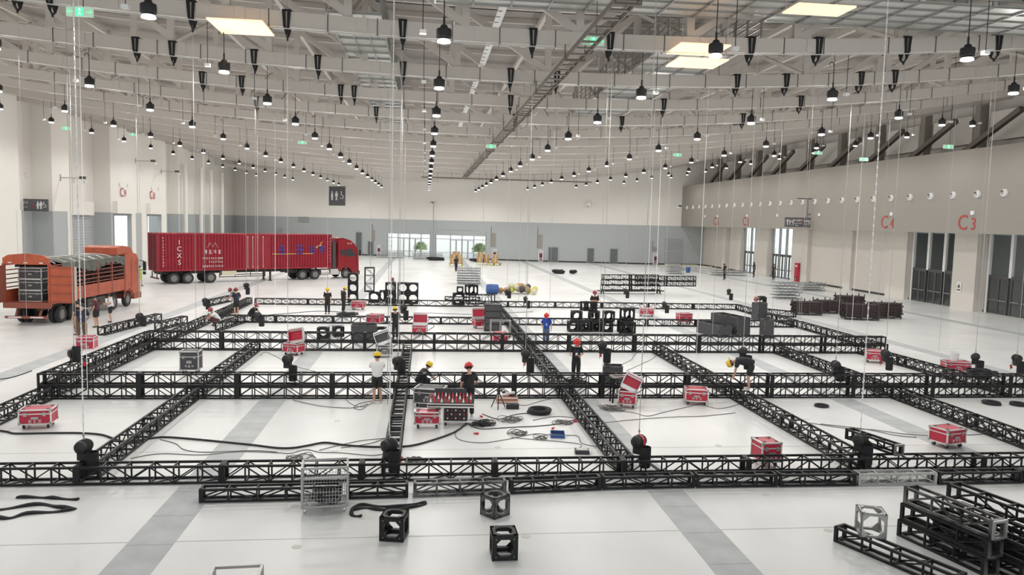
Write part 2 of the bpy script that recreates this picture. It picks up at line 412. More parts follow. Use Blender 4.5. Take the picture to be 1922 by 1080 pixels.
# ---------------------------------------------------------------- left wall: recessed and projecting bays
def lspan(name, x, y0, y1, parts):
    mbw, mbg = MB(), MB()
    mbw.span((x-.4, y0, ZB), (x, y1, 22))
    ya = y0
    for a, b, zt in parts:
        mbg.span((x-.4, ya, 0), (x, a, ZB)); mbg.span((x-.4, a, zt), (x, b, ZB)); ya = b
    mbg.span((x-.4, ya, 0), (x, y1, ZB))
    return mbw, mbg
LB = [(-34.2, -8, 69.6, [(52, 58, 5.6)]), (-36., 69.6, 75.4, []), (-34.2, 75.4, 79, []), (-36., 79, 88.6, []), (-34.2, 88.6, 106.5, [(89.2, 94.2, 6.2), (99.4, 104.4, 6.2)]),
      (-36., 106.5, 113, []), (-34.6, 113, 117, []), (-36., 117, 126, []), (-34.8, 126, 129, []), (-36., 129, 151, [])]
up, lo, wlo = MB(), MB(), MB()
for i, (x, y0, y1, ps) in enumerate(LB):
    a, b = lspan('', x, y0, y1, ps); up.add(a.v, a.f)
    tgt = wlo if i in (0,) else lo
    tgt.add(b.v, b.f)
    if i and LB[i-1][0] != x:
        x0, x1 = sorted((x, LB[i-1][0])); yy = y0-.03 if x > LB[i-1][0] else y0-.27
        up.span((x0-.2, yy, ZB), (x1-.02, yy+.3, 22)); lo.span((x0-.2, yy, 0), (x1-.02, yy+.3, ZB))
struct('wall_left_upper', up, 'wall_white'); struct('wall_left', lo, 'wall_grey'); struct('wall_left_front', wlo, 'wall_white')
cf = MB()
for a, b in ((69.0, 69.7), (78.2, 79.05), (94.3, 95.6), (97.6, 99.3), (104.5, 106.55)): cf.span((-34.2, a, 0), (-34.14, b, ZB))
struct('trim_3', cf, 'wall_white', 'white pier faces of the left wall')
wd = 7
for y0, y1 in ((52, 58), (89.2, 94.2), (99.4, 104.4)):
    wd += 1
    w4 = thing('window_%d' % wd, 'open loading doorway of the left wall', 'window', (-34.2, (y0+y1)/2, 0)); del w4['category']; w4['kind'] = 'structure'
    h = (y1-y0)/2; fr = MB()
    for s_ in (-1, 1): fr.span((-.3, s_*h-.12, 0), (.06, s_*h+.12, 6.2))
    fr.span((-.3, -h, 6.1), (.06, h, 6.3)); part('frame', fr, 'frame_grey', w4)
    part('shutter_box', MB().span((0, -h-.1, 6.35), (.5, h+.1, 7.7)), 'wall_white', w4)
rd = thing('door_20', 'closed grey roller shutter of the left wall', 'door', (-36, 83.8, 0)); del rd['category']; rd['kind'] = 'structure'
slm = MB().span((0, -3.6, 0), (.06, 3.6, .28)).mesh('shutter_slat', 'wall_grey')
for i in range(20): link('shutter_slat', slm, rd, (.02, 0, i*.3))
part('shutter_box', MB().span((0, -3.7, 6.1), (.5, 3.7, 7.5)), 'wall_white', rd)
for txt, y in (('C9', 92.0), ('C8', 101.4)):
    letters(txt, (-34.1, y, 8.7), (PI/2, 0, PI/2), 1.45, 'dark red %s lettering on the white left wall' % txt)
pm = MB().tube((0, 0, 0), (0, 0, 13.5), .28, 14).mesh('standpipe', 'wall_white', True)
for y in (114.2, 121.8, 127.4, 134):
    o = link('downpipe', pm, None, (-34.0, y, 0)); tag(o, 'tall round white downpipe along the far left wall', 'pipe', 'white downpipes of the left wall')
ol = MB().lathe([(.22, 0), (.22, .12), (.12, .2)], 10, axis='x').mesh('grille', 'wall_white', True)
for x, y in ((-36, 70.8), (-36, 72.6), (-36, 74.4), (-36, 82), (-36, 84), (-36, 86.4), (-34.2, 91), (-34.2, 93.4), (-34.2, 101.2), (-34.2, 103.6)):
    o = link('wall_grille', ol, None, (x, y, 9.6)); tag(o, 'small round white air grille on the left wall', 'air vent', 'round air grilles of the left wall')
# ---------------------------------------------------------------- outside, seen through the doorways
struct('ground_outside', MB().span((-120, -60, -.6), (170, 260, -.32)), 'ext_pave')
def bush(loc, r, label):
    mb = MB(); rnd = random.Random(int(loc[0]*7+loc[1]))
    for k in range(260):
        a, b = rnd.uniform(0, 2*PI), math.acos(rnd.uniform(-.2, 1)); rr = r*rnd.uniform(.6, 1)
        p = Vector((rr*math.sin(b)*math.cos(a), rr*math.sin(b)*math.sin(a), r*.75+rr*math.cos(b)))
        q = Vector((rnd.uniform(-1, 1), rnd.uniform(-1, 1), rnd.uniform(-1, 1))).normalized()*.35; s_ = q.orthogonal().normalized()*.22
        mb.add([p-q, p+s_, p+q, p-s_], [(0, 1, 2, 3)])
    t = thing('shrub', label, 'shrub', loc, group='shrubs outside the glazed doorways')
    part('foliage', mb, 'ext_green', t); part('stem', MB().tube((0, 0, 0), (0, 0, r), .08, 6), 'wood', t)
for p_, r_ in (((-1, 158, -.32), 1.3), ((10.5, 150, -.32), 1.4), ((58, 98, -.32), 1.6), ((57, 106, -.32), 1.6)):
    bush(p_, r_, 'round green shrub outside a glazed doorway')
# ================================================================== ROOF
YK = [20.6+7.3*k for k in range(15)]
def sweep(x0, x1, step, w_, h, dz, y=0.):
    mb = MB(); n = max(1, round((x1-x0)/step)); vs = []; fs = []
    for i in range(n+1):
        x = x0+(x1-x0)*i/n; z = zroof(x)+dz
        vs += [(x, y-w_/2, z), (x, y+w_/2, z), (x, y+w_/2, z+h), (x, y-w_/2, z+h)]
    for i in range(n):
        for k in range(4): fs.append((i*4+k, i*4+(k+1) % 4, i*4+4+(k+1) % 4, i*4+4+k))
    fs += [(0, 1, 2, 3), tuple(n*4+k for k in (3, 2, 1, 0))]
    return mb.add(vs, fs)
struct('ceiling', sweep(-37, 48.4, 2, 160, .15, 3.75, 72), 'deck')
chord = sweep(-36, 46, 2, .36, .52, 0).mesh('bottom_chord', 'steel')
topch = sweep(-36, 48, 2, .26, .3, 3.2).mesh('top_chord', 'steel')
cond = sweep(-34, 44, 2, .04, .04, -.09, -.22).mesh('conduit', 'galv')
purl = sweep(-36, 48, 3, .16, .24, 3.5, 3.6).mesh('purlin', 'steel')
gapm = sweep(-36, 48, 3, .10, .05, 3.69, 2.1).mesh('joint_strip', 'dark_clip')
post = MB().span((-.14, -.11, 0), (.14, .11, 2.75)).mesh('web_post', 'steel')
NB = 4.1
dl_ = MB().bar((0, 0, 2.75), (NB, 0, 0), .2, .27).mesh('web_diagonal', 'steel')
dr_ = MB().bar((0, 0, 0), (NB, 0, 2.75), .2, .27).mesh('web_diagonal', 'steel')
clip = MB(); clip.span((-.012, -.2, -.03), (.012, -.18, .55)); clip.span((-.012, -.2, -.05), (.012, .2, -.03)); clip.span((-.012, .18, -.03), (.012, .2, .55)); clip.span((-.012, -.2, .53), (.012, .2, .55)); clip.span((-.05, -.22, -.07), (.05, -.16, -.03))
clip = clip.mesh('band_clip', 'dark_clip')
node = MB().box((0, -.19, .28), (.34, .05, .46)).mesh('gusset', 'steel')
ybr = MB().bar((0, 0, .5), (0, 7.3, 3.3), .14, .16).mesh('cross_brace', 'steel')
for k, y in enumerate(YK):
    t = thing('roof_truss', 'white steel roof truss with a box section lower chord', 'truss', (0, y, 0), 0, 'roof trusses across the hall', 'structure'); del t['category']
    link('bottom_chord', chord, t); link('top_chord', topch, t); link('conduit', cond, t); link('purlin', purl, t); link('joint_strip', gapm, t)
    for i in range(20):
        x = -35.6+NB*i
        link('web_post', post, t, (x, 0, zroof(x)+.5))
        xm = x+NB/2
        if i < 19:
            if xm < 5: link('web_diagonal', dl_, t, (x, 0, zroof(x)+.5))
            else: link('web_diagonal', dr_, t, (x, 0, zroof(x)+.5))
        if k < 7 and i > 3:
            link('gusset', node, t, (x+.5, 0, zroof(x)))
    if k < 6:
        for i in range(30):
            x = -22+2.05*i+.3*math.sin(i*2.3+k)
            if abs(x) < y*.95: link('band_clip', clip, t, (x, 0, zroof(x)))
    if k < 14:
        for i in (3, 6, 8, 11, 13, 16): link('cross_brace', ybr, t, (-35.6+NB*i, 0, zroof(-35.6+NB*i)))
chord2 = sweep(-36, 2, 2, .36, .52, 0).mesh('bottom_chord', 'steel'); topch2 = sweep(-36, 2, 2, .26, .3, 3.2).mesh('top_chord', 'steel')
for y in (130.1, 137.4):  # short trusses put in to carry the added far-left lamps
    t = thing('roof_truss', 'white steel roof truss with a box section lower chord', 'truss', (-(y-130)*1.3, y, 0), 0, 'roof trusses across the hall', 'structure'); del t['category']
    t.location = (0, y, 0)
    link('bottom_chord', chord2, t, None if y < 131 else (-10, 0, .3)); link('top_chord', topch2, t, None if y < 131 else (-10, 0, .3))
    for i in range(7): link('web_post', post, t, (-35.6+NB*i, 0, zroof(-35.6+NB*i)+.5))
lg = MB().span((-.1, 15, 0), (.1, 128, .26)).mesh('ridge_purlin', 'steel')
pt = thing('roof_purlins', 'long steel purlins running the length of the hall under the roof deck', 'purlin', kind='structure'); del pt['category']
for i in range(20):
    x = -35.6+NB*i; link('purlin_beam', lg, pt, (x, 0, zroof(x)+3.2))
# ---------------------------------------------------------------- catwalks hung in the roof
def catwalk(label, x0, y0, x1, y1, z):
    t = thing('roof_catwalk', label, 'catwalk', (0, 0, 0)); along = 'x' if abs(x1-x0) > abs(y1-y0) else 'y'
    part('deck_plate', MB().span((x0, y0, z), (x1, y1, z+.04)), 'galv', t)
    L = (x1-x0) if along == 'x' else (y1-y0); n = int(L/1.25)
    if along == 'x':
        bm_ = MB().span((-.03, y0, -.08), (.03, y1, 0)).mesh('cross_bearer', 'silver')
        for i in range(n+1): link('cross_bearer', bm_, t, (x0+L*i/n, 0, z))
        ln = MB()
        for j in range(5): ln.span((x0, y0+(y1-y0)*j/4-.03, z-.06), (x1, y0+(y1-y0)*j/4+.03, z))
        part('stringer', ln, 'silver', t)
        pm_ = MB().span((-.03, -.03, 0), (.03, .03, 1.25)).mesh('rail_post', 'silver')
        for i in range(n+1):
            for yy in (y0, y1): link('rail_post', pm_, t, (x0+L*i/n, yy, z))
        for yy in (y0, y1):
            r = MB()
            for h in (.15, .4, .65, .9, 1.2): r.span((x0, yy-.02, z+h), (x1, yy+.02, z+h+.05))
            part('hand_rail', r, 'silver', t)
    else:
        bm_ = MB().span((x0, -.03, -.08), (x1, .03, 0)).mesh('cross_bearer', 'silver')
        for i in range(n+1): link('cross_bearer', bm_, t, (0, y0+L*i/n, z))
        ln = MB()
        for j in range(4): ln.span((x0+(x1-x0)*j/3-.03, y0, z-.06), (x0+(x1-x0)*j/3+.03, y1, z))
        part('stringer', ln, 'silver', t)
        pm_ = MB().span((-.03, -.03, 0), (.03, .03, 1.25)).mesh('rail_post', 'silver')
        for i in range(n+1):
            for xx in (x0, x1): link('rail_post', pm_, t, (xx, y0+L*i/n, z))
        for xx in (x0, x1):
            r = MB()
            for h in (.15, .4, .65, .9, 1.2): r.span((xx-.02, y0, z+h), (xx+.02, y1, z+h+.05))
            part('hand_rail', r, 'silver', t)
catwalk('wide silver mesh catwalk crossing between the roof trusses', .2, 24.2, 22.5, 27.3, 14.0)
catwalk('silver mesh catwalk running lengthwise beside the dark cable ladder', 9.2, 28.3, 12.4, 49, 13.55)
catwalk('silver mesh catwalk running lengthwise left of the dark cable ladder', -3.6, 28.3, -1.7, 63, 13.75)
catwalk('short silver mesh platform at the left end of the wide catwalk', -5.4, 24.2, -2.0, 27.3, 14.1)
# ---------------------------------------------------------------- dark cable ladder
ct = thing('cable_ladder', 'dark brown cable ladder hung lengthwise below the roof trusses', 'cable ladder', (5.2, 0, 12.35))
r = MB(); r.span((-.32, 17, 0), (-.28, 106, .16)); r.span((.28, 17, 0), (.32, 106, .16)); part('side_rail', r, 'steel_dark', ct)
rg = MB().span((-.28, -.09, .02), (.28, .09, .06)).mesh('rung', 'steel_dark')
y = 17.5
while y < 105.5: link('rung', rg, ct, (0, y, 0)); y += .95
hg = MB(); hg.bar((-.36, 0, -.06), (.36, 0, -.06), .07); hg.bar((-.36, 0, -.06), (-.36, 0, .5), .04); hg.bar((.36, 0, -.06), (.36, 0, .5), .04); hg = hg.mesh('hanger', 'steel_dark')
for y in YK[:12]: link('hanger', hg, ct, (0, y-.3, 0))
lt = thing('cable_ladder', 'dark brown cable tray hung across the hall in front of the back wall', 'cable ladder', (0, 106.4, 12.2))
part('side_rail', MB().span((-.7, -.2, 0), (23, .2, .16)), 'steel_dark', lt)
hm = MB().bar((0, 0, -.25), (0, 0, 4.4), .04).mesh('hanger', 'steel_dark')
for i in range(13): link('hanger', hm, lt, (-.4+1.9*i, 0, 0))
for sx, s1 in ((2.9, 'pale dotted cable tray lengthwise under the roof deck'),):
    wt = thing('cable_tray', s1, 'cable tray', (sx, 0, 14.9))
    part('tray', MB().span((-.16, 24, 0), (.16, 70, .06)), 'white', wt)
    tm = MB().span((-.15, -.04, -.01), (.02, .04, 0)).mesh('slot', 'dark_clip')
    for i in range(52): link('slot', tm, wt, (0, 24.4+.88*i, 0))
# ---------------------------------------------------------------- high bay pendant lamps
hood = MB().lathe([(.03, .62), (.03, .42), (.08, .40), (.11, .33), (.19, .30), (.2, .26), (.2, .08), (.15, .06), (.15, .04), (.17, .03)], 16).mesh('hood', 'black', True)
lens = MB().lathe([(.15, .035), (.18, -.02), (.175, -.045), (.1, -.065), (0, -.07)], 16).mesh('lens', 'lamp_glass', True)
hook = MB().path([(0, 0, .6), (0, 0, .95), (0, 0, 1.2), (-.03, 0, 1.32), (-.1, 0, 1.38), (-.16, 0, 1.33), (-.17, 0, 1.25)], .016, 5).tube((0, 0, 1.2), (0, 0, 1.68), .01, 5).mesh('hook', 'black')
rod = MB().tube((0, 0, .6), (0, 0, 1.68), .014, 5).mesh('suspension_rod', 'black')
sen_r = MB().tube((0, 0, .25), (0, 0, 1.68), .012, 5).mesh('stem', 'black')
sen_b = MB().box((0, 0, .2), (.17, .17, .1)).mesh('sensor_head', 'white')
lp = bpy.data.lights.new('high_bay_spill', 'POINT'); lp.energy = SPILL_W; lp.shadow_soft_size = .2; lp.color = (1, .96, .91)
ld = bpy.data.lights.new('high_bay_light', 'SPOT'); ld.energy = LAMP_W; ld.spot_size = math.radians(172); ld.spot_blend = .5; ld.shadow_soft_size = .2; ld.color = (1, .98, .955)
for k, y in enumerate(YK+[130.1, 137.4]):  # last rows, far left only, are added to brighten the dark back wall
    for i in range(-4, 6):
        x = .4+7.4*i; z = zroof(x)-1.65
        if y < 26 and not (-2 <= i <= 2): continue
        if y > yb(x)-5: continue
        if y > 125 and x > (0 if y < 131 else -13): continue
        t = thing('pendant_lamp', 'black high bay pendant lamp glowing below the roof trusses', 'lamp', (x, y+.1, z), 0, 'high bay lamps hung in a grid from the roof')
        link('hood', hood, t); link('lens', lens, t)
        link('hook' if (i+k) % 3 == 0 else 'suspension_rod', hook if (i+k) % 3 == 0 else rod, t)
        lo_ = bpy.data.objects.new('lamp_light', ld); COL.objects.link(lo_); lo_.parent = t; lo_.location = (0, 0, -.2)
        if (i+k) % 2 == 0: lq_ = bpy.data.objects.new('lamp_spill', lp); COL.objects.link(lq_); lq_.parent = t; lq_.location = (0, 0, -.2)
        if y < 80:
            s_ = thing('lamp_sensor', 'small white sensor on a thin black rod beside a pendant lamp', 'sensor', (x+(.55 if i > 0 else -.55), y+.1, z), 0, 'white sensors hung beside the lamps')
            link('stem', sen_r, s_); link('sensor_head', sen_b, s_)
# ---------------------------------------------------------------- warm glowing square panels and exit signs
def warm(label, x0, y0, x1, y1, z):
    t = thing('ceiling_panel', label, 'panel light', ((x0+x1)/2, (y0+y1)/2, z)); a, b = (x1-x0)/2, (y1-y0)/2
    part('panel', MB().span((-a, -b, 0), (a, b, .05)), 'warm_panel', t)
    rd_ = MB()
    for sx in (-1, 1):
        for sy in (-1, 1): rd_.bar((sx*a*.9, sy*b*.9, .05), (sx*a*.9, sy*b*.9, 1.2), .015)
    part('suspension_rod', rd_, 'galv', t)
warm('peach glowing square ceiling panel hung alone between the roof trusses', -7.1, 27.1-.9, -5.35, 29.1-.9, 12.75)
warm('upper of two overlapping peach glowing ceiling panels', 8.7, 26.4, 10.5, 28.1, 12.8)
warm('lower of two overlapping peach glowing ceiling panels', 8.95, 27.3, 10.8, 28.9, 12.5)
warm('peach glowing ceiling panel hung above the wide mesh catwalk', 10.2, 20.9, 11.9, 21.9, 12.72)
def exit_sign(x, y, z, rodh, label):
    t = thing('exit_sign', label, 'exit sign', (x, y, z))
    part('housing', MB().span((-.38, -.03, -.14), (.38, .03, .14)), 'sign_pale', t)
    g = MB(); g.span((-.10, -.036, -.12), (.10, -.03, .12)); part('pictogram_field', g, 'sign_green', t)
    fg = MB(); fg.box((0, -.04, .08), (.04, .006, .04)); fg.bar((-.03, -.04, -.1), (.01, -.04, -.01), .03, .006); fg.bar((.05, -.04, -.09), (.0, -.04, .0), .03, .006); fg.bar((-.05, -.04, .03), (.05, -.04, .05), .025, .006)
    part('running_figure', fg, 'sign_white', t)
    ar = MB()
    for s_ in (-1, 1):
        ar.bar((s_*.18, -.035, 0), (s_*.36, -.035, 0), .03, .006); ar.bar((s_*.36, -.035, 0), (s_*.28, -.035, .06), .03, .006); ar.bar((s_*.36, -.035, 0), (s_*.28, -.035, -.06), .03, .006)
    part('arrow', ar, 'sign_green', t)
    part('hanger', MB().bar((.1, 0, .15), (.1, 0, max(rodh, zroof(x)+3.78-z)), .02), 'dark_clip', t)
for x, y, z, h, l in ((-10.3, 24.7, 12.4, .9, 'green exit sign under the roof truss beside a white chain'), (5.55, 26.2, 12.68, .5, 'green exit sign hung against the dark cable ladder'),
                      (-30.5, 70, 13.5, 2, 'green exit sign hung before the recessed bay of the left wall'), (-30.5, 85, 14.6, 1.5, 'green exit sign hung before the left wall near the C9 door'),
                      (-10.9, 70, 13.0, .6, 'green exit sign hung over the red lorry'), (4.6, 56, 11.9, 1.2, 'green exit sign hung below the far part of the cable ladder'),
                      (21.5, 65, 12.6, 1.2, 'green exit sign hung between lamps in the middle of the hall'), (35.6, 60, 12.3, 2.2, 'green exit sign hung before the raking braces'),
                      (34.8, 66, 13.3, 1.6, 'green exit sign hung high before the white clerestory panels'), (35.8, 50, 12.4, 3, 'green exit sign on a long rod before the taupe fascia')):
    exit_sign(x, y, z, h, l)
# ================================================================== BLACK TRUSS GRID ON THE FLOOR
_tm = {}
def truss_meshes(L, w_, style, m='truss', ch=.054, br=.035):
    key = (round(L, 3), w_, style, m)
    if key in _tm: return _tm[key]
    f, b = MB(), MB(); h = w_/2-ch/2
    for sy in (-1, 1):
        for z in (ch/2, w_-ch/2): f.bar((0, sy*h, z), (L, sy*h, z), ch)
    for x in (.035, L-.035):
        for sy in (-1, 1): f.bar((x, sy*h, 0), (x, sy*h, w_), .07, .06)
        for z in (ch/2, w_-ch/2): f.bar((x, -h, z), (x, h, z), .06, .07)
    n = max(2, round(L/.6)); st = L/n
    for i in range(1, n):
        x = i*st
        for sy in (-1, 1): b.bar((x, sy*h, ch), (x, sy*h, w_-ch), br)
        for z in (ch/2, w_-ch/2): b.bar((x, -h, z), (x, h, z), br*1.15)
    for i in range(n):
        a, c = i*st+.03, (i+1)*st-.03
        if style == 'ladder' and i % 2: continue
        for sy in (-1, 1):
            if i % 2 == 0 or style == 'x': b.bar((a, sy*h, ch), (c, sy*h, w_-ch), br*.8)
            if i % 2 == 1 or style == 'x': b.bar((a, sy*h, w_-ch), (c, sy*h, ch), br*.8)
        if style != 'ladder' and i % 2: b.bar((a, -h, ch/2), (c, h, ch/2), br*.8)
    if style == 'ladder': f.add(b.v, b.f); b = None
    _tm[key] = (f.mesh('truss_section', m), b.mesh('bracing', m) if b else None)
    return _tm[key]
def run(label, p0, p1, z=0., w_=.45, style='zig', m='truss', sec=3.45, group=None, name='truss_run'):
    d = Vector((p1[0]-p0[0], p1[1]-p0[1], 0)); L = d.length; n = max(1, round(L/sec)); l = L/n
    t = thing(name, label, 'truss', (p0[0], p0[1], z), math.atan2(d.y, d.x), group)
    fm, bm_ = truss_meshes(l, w_, style, m)
    for i in range(n):
        s_ = link('truss_section', fm, t, (i*l, 0, 0))
        if bm_: link('bracing', bm_, s_)
    return t
W = .45
YA, YB, YC, YD, YE = 19.0, 27.85, 37.95, 47.9, 57.9
run('long black truss laid across the hall behind the small scuffed truss', (-11.5, YA), (18.5, YA))
for z, t in ((0, 'lower'), (W+.01, 'upper')):
    run('%s of two stacked black trusses where the man in the white shirt works' % t, (-13.2, YB), (26.5, YB), z)
    run('%s of two stacked black trusses behind the open red case' % t, (-13.1, YC), (24.3, YC), z)
run('cross-braced black truss behind the crouching man in white', (-12.5, YD), (-5.6, YD), style='x')
run('long black zigzag truss across the floor behind the man in the blue shirt', (-5.6, YD), (24.2, YD))
run('cross-braced black truss across the floor by two yellow helmets', (-12.4, YE), (-1.0, YE), style='x')
run('black zigzag truss across the floor beyond the man on the block heap', (-1.0, YE), (24.6, YE))
run('short black truss lying on top of the farthest truss', (1.5, YE), (4.2, YE), W+.01, .3)
def lgs(x, segs, label, style='zig', z=0., m='truss', k0=0):
    sfx = [', front truss to stacked pair', ', between the stacked pairs', ', past the stacked pairs', ', up to the far truss'][k0:]
    for i, (a, b) in enumerate(segs):
        run(label if len(segs) == 1 else label+sfx[i], (x, a), (x, b), z, style=style, m=m)
e = W/2+.01
lgs(-8.05, [(YA+e, YB-e), (YB+e, YC-e)], 'black lengthwise truss right of the lone red case')
lgs(-.8, [(YA+e, YB-e), (YB+e, YC-e)], 'black ladder-like lengthwise truss beside the power console', 'ladder')
lgs(5.3, [(YA+e, YB-e), (YB+e, YC-e), (YC+e, YD-e), (YD+e, YE-e)], 'black lengthwise truss between blue tray and open red case')
lgs(11.8, [(YA+e, YB-e), (YB+e, YC-e)], 'black lengthwise truss under the bending man')
lgs(18.3, [(YA+e, YB-e), (YB+e, YC-e)], 'black lengthwise truss beside the flat cable coil', 'x')
lgs(24.5, [(YC+e, YD-e), (YD+e, YE-e)], 'black right-edge truss of the grid', k0=2)
run('black truss forming the right edge of the floor grid in front of the round motors', (23.4, YB+e), (22.9, YC-e), 0, style='x')
run('black left-edge truss of the grid behind the lone red case', (-12.9, 22.5), (-12.9, YB-e))
run('lower left-edge truss of the floor grid beside the red case by the lorry', (-12.95, YB+e), (-12.95, YC-e))
run('upper left-edge truss of the floor grid beside the red case by the lorry', (-12.95, YB+e), (-12.95, YC-e), W+.01)
run('black left-edge truss of the grid beside the crouching man in white', (-12.95, YC+e), (-12.95, YD-.4))
run('far black left-edge truss of the grid by two men in maroon helmets', (-12.9, YD+.3), (-12.9, YE+.4), style='x')
run('loose black truss lying on the floor beside the men at the lorry', (-16.9, 42.2), (-16.0, 48.2))
run('short loose black truss left of the grid edge below the hoist', (-14.7, 44.2), (-14.2, 47.2))
run('short loose black truss lying inside the grid beside the crouching man in white', (-11.5, 44.4), (-11.0, 47.6))
run('short loose black truss beside the far hoist behind the crouching men', (-15.3, 56.0), (-14.6, 59.6))
run('short black truss beside the man bending at the grid edge', (25.4, 55.2), (27.0, 53.2))
# ---- small scuffed trusses laid along the front of the grid
SM = [((-5.0, 17.65), (-1.85, 17.72), 'truss', 'dark small truss behind the wire cage trolley at the end of the front row'), ((-1.75, 17.75), (-.32, 17.78), 'truss', 'dark small truss beside the wire cage trolley in the front row'),
      ((-.2, 17.8), (2.0, 17.9), 'truss_worn', 'scuffed small truss behind the silver corner block'), ((2.1, 17.9), (4.35, 18.08), 'truss', 'small black truss in line next to the scuffed one'),
      ((4.4, 18.1), (6.75, 18.14), 'truss', 'small black truss in front of the red-topped chain hoist'), ((6.8, 18.14), (8.9, 18.12), 'truss', 'small black truss in front of the red case behind the front truss'),
      ((8.95, 18.12), (11.0, 18.1), 'truss', 'small black truss next to the bare silver one in the front row'), ((11.05, 18.1), (13.2, 18.1), 'silver', 'bare silver small truss in the front row'),
      ((13.25, 18.1), (15.6, 18.1), 'truss', 'small black truss right of the bare silver one'), ((15.65, 18.1), (18, 18.1), 'truss_worn', 'scuffed small truss ending the row behind the truss stack')]
for a, b, m, l in SM: run(l, a, b, 0, .32, 'zig', m, 2.4, 'small trusses along the front of the grid', 'small_truss')
# ---- stack of trusses lower right, truss with corner block on it
dv = Vector((1.35, -3.0)); 
def st(x, y, z, l, m='truss', dx=.5, dy=-1.95):
    t = run(l, (x, y), (x+dx, y+dy), z, .36, 'zig', m, 4.0, 'trusses stacked on the floor at the right', 'stacked_truss')
    e_ = MB().bar((0, -.16, 0), (0, -.16, .36), .045).bar((0, .16, 0), (0, .16, .36), .045).bar((0, -.16, .02), (0, .16, .02), .045).bar((0, -.16, .34), (0, .16, .34), .045)
    part('end_frame', e_, 'silver' if m == 'truss_worn' else 'truss_worn', t, (math.hypot(dx, dy)+.02, 0, 0))
st(10.3, 14.95, 0, 'bottom truss of the stack beside the silver corner block'); st(10.32, 14.92, .37, 'middle truss of the stack beside the silver corner block'); st(10.36, 14.9, .74, 'top scuffed truss of the stack beside the silver corner block', 'truss_worn')
st(10.8, 14.6, 0, 'bottom truss in the second column of the stack'); st(10.82, 14.55, .37, 'upper truss in the second column of the stack')
st(11.35, 14.75, 0, 'bottom truss in the outer column of the stack'); st(11.4, 14.85, .37, 'middle truss in the outer column of the stack'); st(11.45, 15.05, .74, 'top truss in the outer column of the stack')
st(12.0, 14.6, 0, 'outermost truss lying beside the stack')
run('slim black truss on the floor carrying a silver corner block', (8.72, 14.75), (9.75, 12.4), 0, .33, 'ladder', 'truss', 4, None, 'small_truss')
pt_ = run('short black truss with a silver end propped on the front truss', (12.3, 20.6), (12.75, 18.95), .47, .3, 'zig', 'truss', 3, None, 'small_truss')
part('end_frame', MB().bar((0, -.14, 0), (0, -.14, .3), .05).bar((0, .14, 0), (0, .14, .3), .05).bar((0, -.14, .02), (0, .14, .02), .05).bar((0, -.14, .28), (0, .14, .28), .05), 'silver', pt_, (1.74, 0, 0))
# ---- cube corner blocks
_cb = {}
def corner_block(label, loc, rz, s_=.46, m='truss', bw_=.085, group=None):
    t = thing('corner_block', label, 'corner block', loc, rz, group); h = s_/2-bw_/2
    if (s_, m) not in _cb:
        f = MB()
        for a in (-1, 1):
            for b in (-1, 1):
                f.bar((a*h, b*h, 0), (a*h, b*h, s_), bw_); f.bar((-h, a*h, s_/2+b*h), (h, a*h, s_/2+b*h), bw_); f.bar((a*h, -h, s_/2+b*h), (a*h, h, s_/2+b*h), bw_)
        q = s_*.34; k = s_/2; hi = s_/2-bw_*.5; c_ = hi-q; g = MB(); vs = []
        for z in (-.012, .012):
            vs += [(-k, -k, z), (k, -k, z), (k, k, z), (-k, k, z)]
            vs += [(-c_, -hi, z), (c_, -hi, z), (hi, -c_, z), (hi, c_, z), (c_, hi, z), (-c_, hi, z), (-hi, c_, z), (-hi, -c_, z)]
        fs = []
        for o_ in (0, 12):
            for j in range(4): fs += [(o_+j, o_+(j+1) % 4, o_+4+2*j+1, o_+4+2*j), (o_+j, o_+4+2*j, o_+4+(2*j-1) % 8)]
        for j in range(4): fs.append((j, (j+1) % 4, 12+(j+1) % 4, 12+j))
        for j in range(8): fs.append((4+j, 4+(j+1) % 8, 16+(j+1) % 8, 16+j))
        g.add(vs, fs)
        bo = MB()
        for sx in (-1, 1):
            for sy in (-1, 1): bo.lathe([(.011, .012), (.011, .024), (0, .024)], 6, (sx*(k-.075), sy*(k-.075), 0))
        _cb[(s_, m)] = (f.mesh('frame', m), g.mesh('face_plate', m), bo.mesh('bolts', 'silver'))
    f, g, bo = _cb[(s_, m)]; link('frame', f, t); k = s_/2
    for loc_, r_ in (((0, 0, s_-.014), (0, 0, 0)), ((0, 0, .014), (PI, 0, 0)), ((0, -k+.014, k), (PI/2, 0, 0)), ((0, k-.014, k), (-PI/2, 0, 0)), ((k-.014, 0, k), (0, PI/2, 0)), ((-k+.014, 0, k), (0, -PI/2, 0))):
        p_ = link('face_plate', g, t, loc_, r_); link('bolts', bo, p_)['kind'] = 'stuff'
    return t
corner_block('black cube corner block on the floor by a black strap', (-.55, 15.4, 0), math.radians(-12), .5)
corner_block('scuffed silver-edged cube corner block turned edge-on near the small trusses', (1.62, 16.5, 0), math.radians(38), .47, 'truss_worn', .075)
corner_block('black cube corner block lying nearest the bare floor, square to the trusses', (1.6, 14.4, 0), math.radians(1), .5)
corner_block('bright silver cube corner block resting on a slim truss', (9.1, 14.25, .335), math.radians(-18), .5, 'silver', .05)
for x, y, z, l in ((5.3, YA, .46, 'black corner block on the front truss under the red-topped hoist'), (-.8, YB, .92, 'black corner block on the stacked trusses beside the white-shirted man')):
    pass
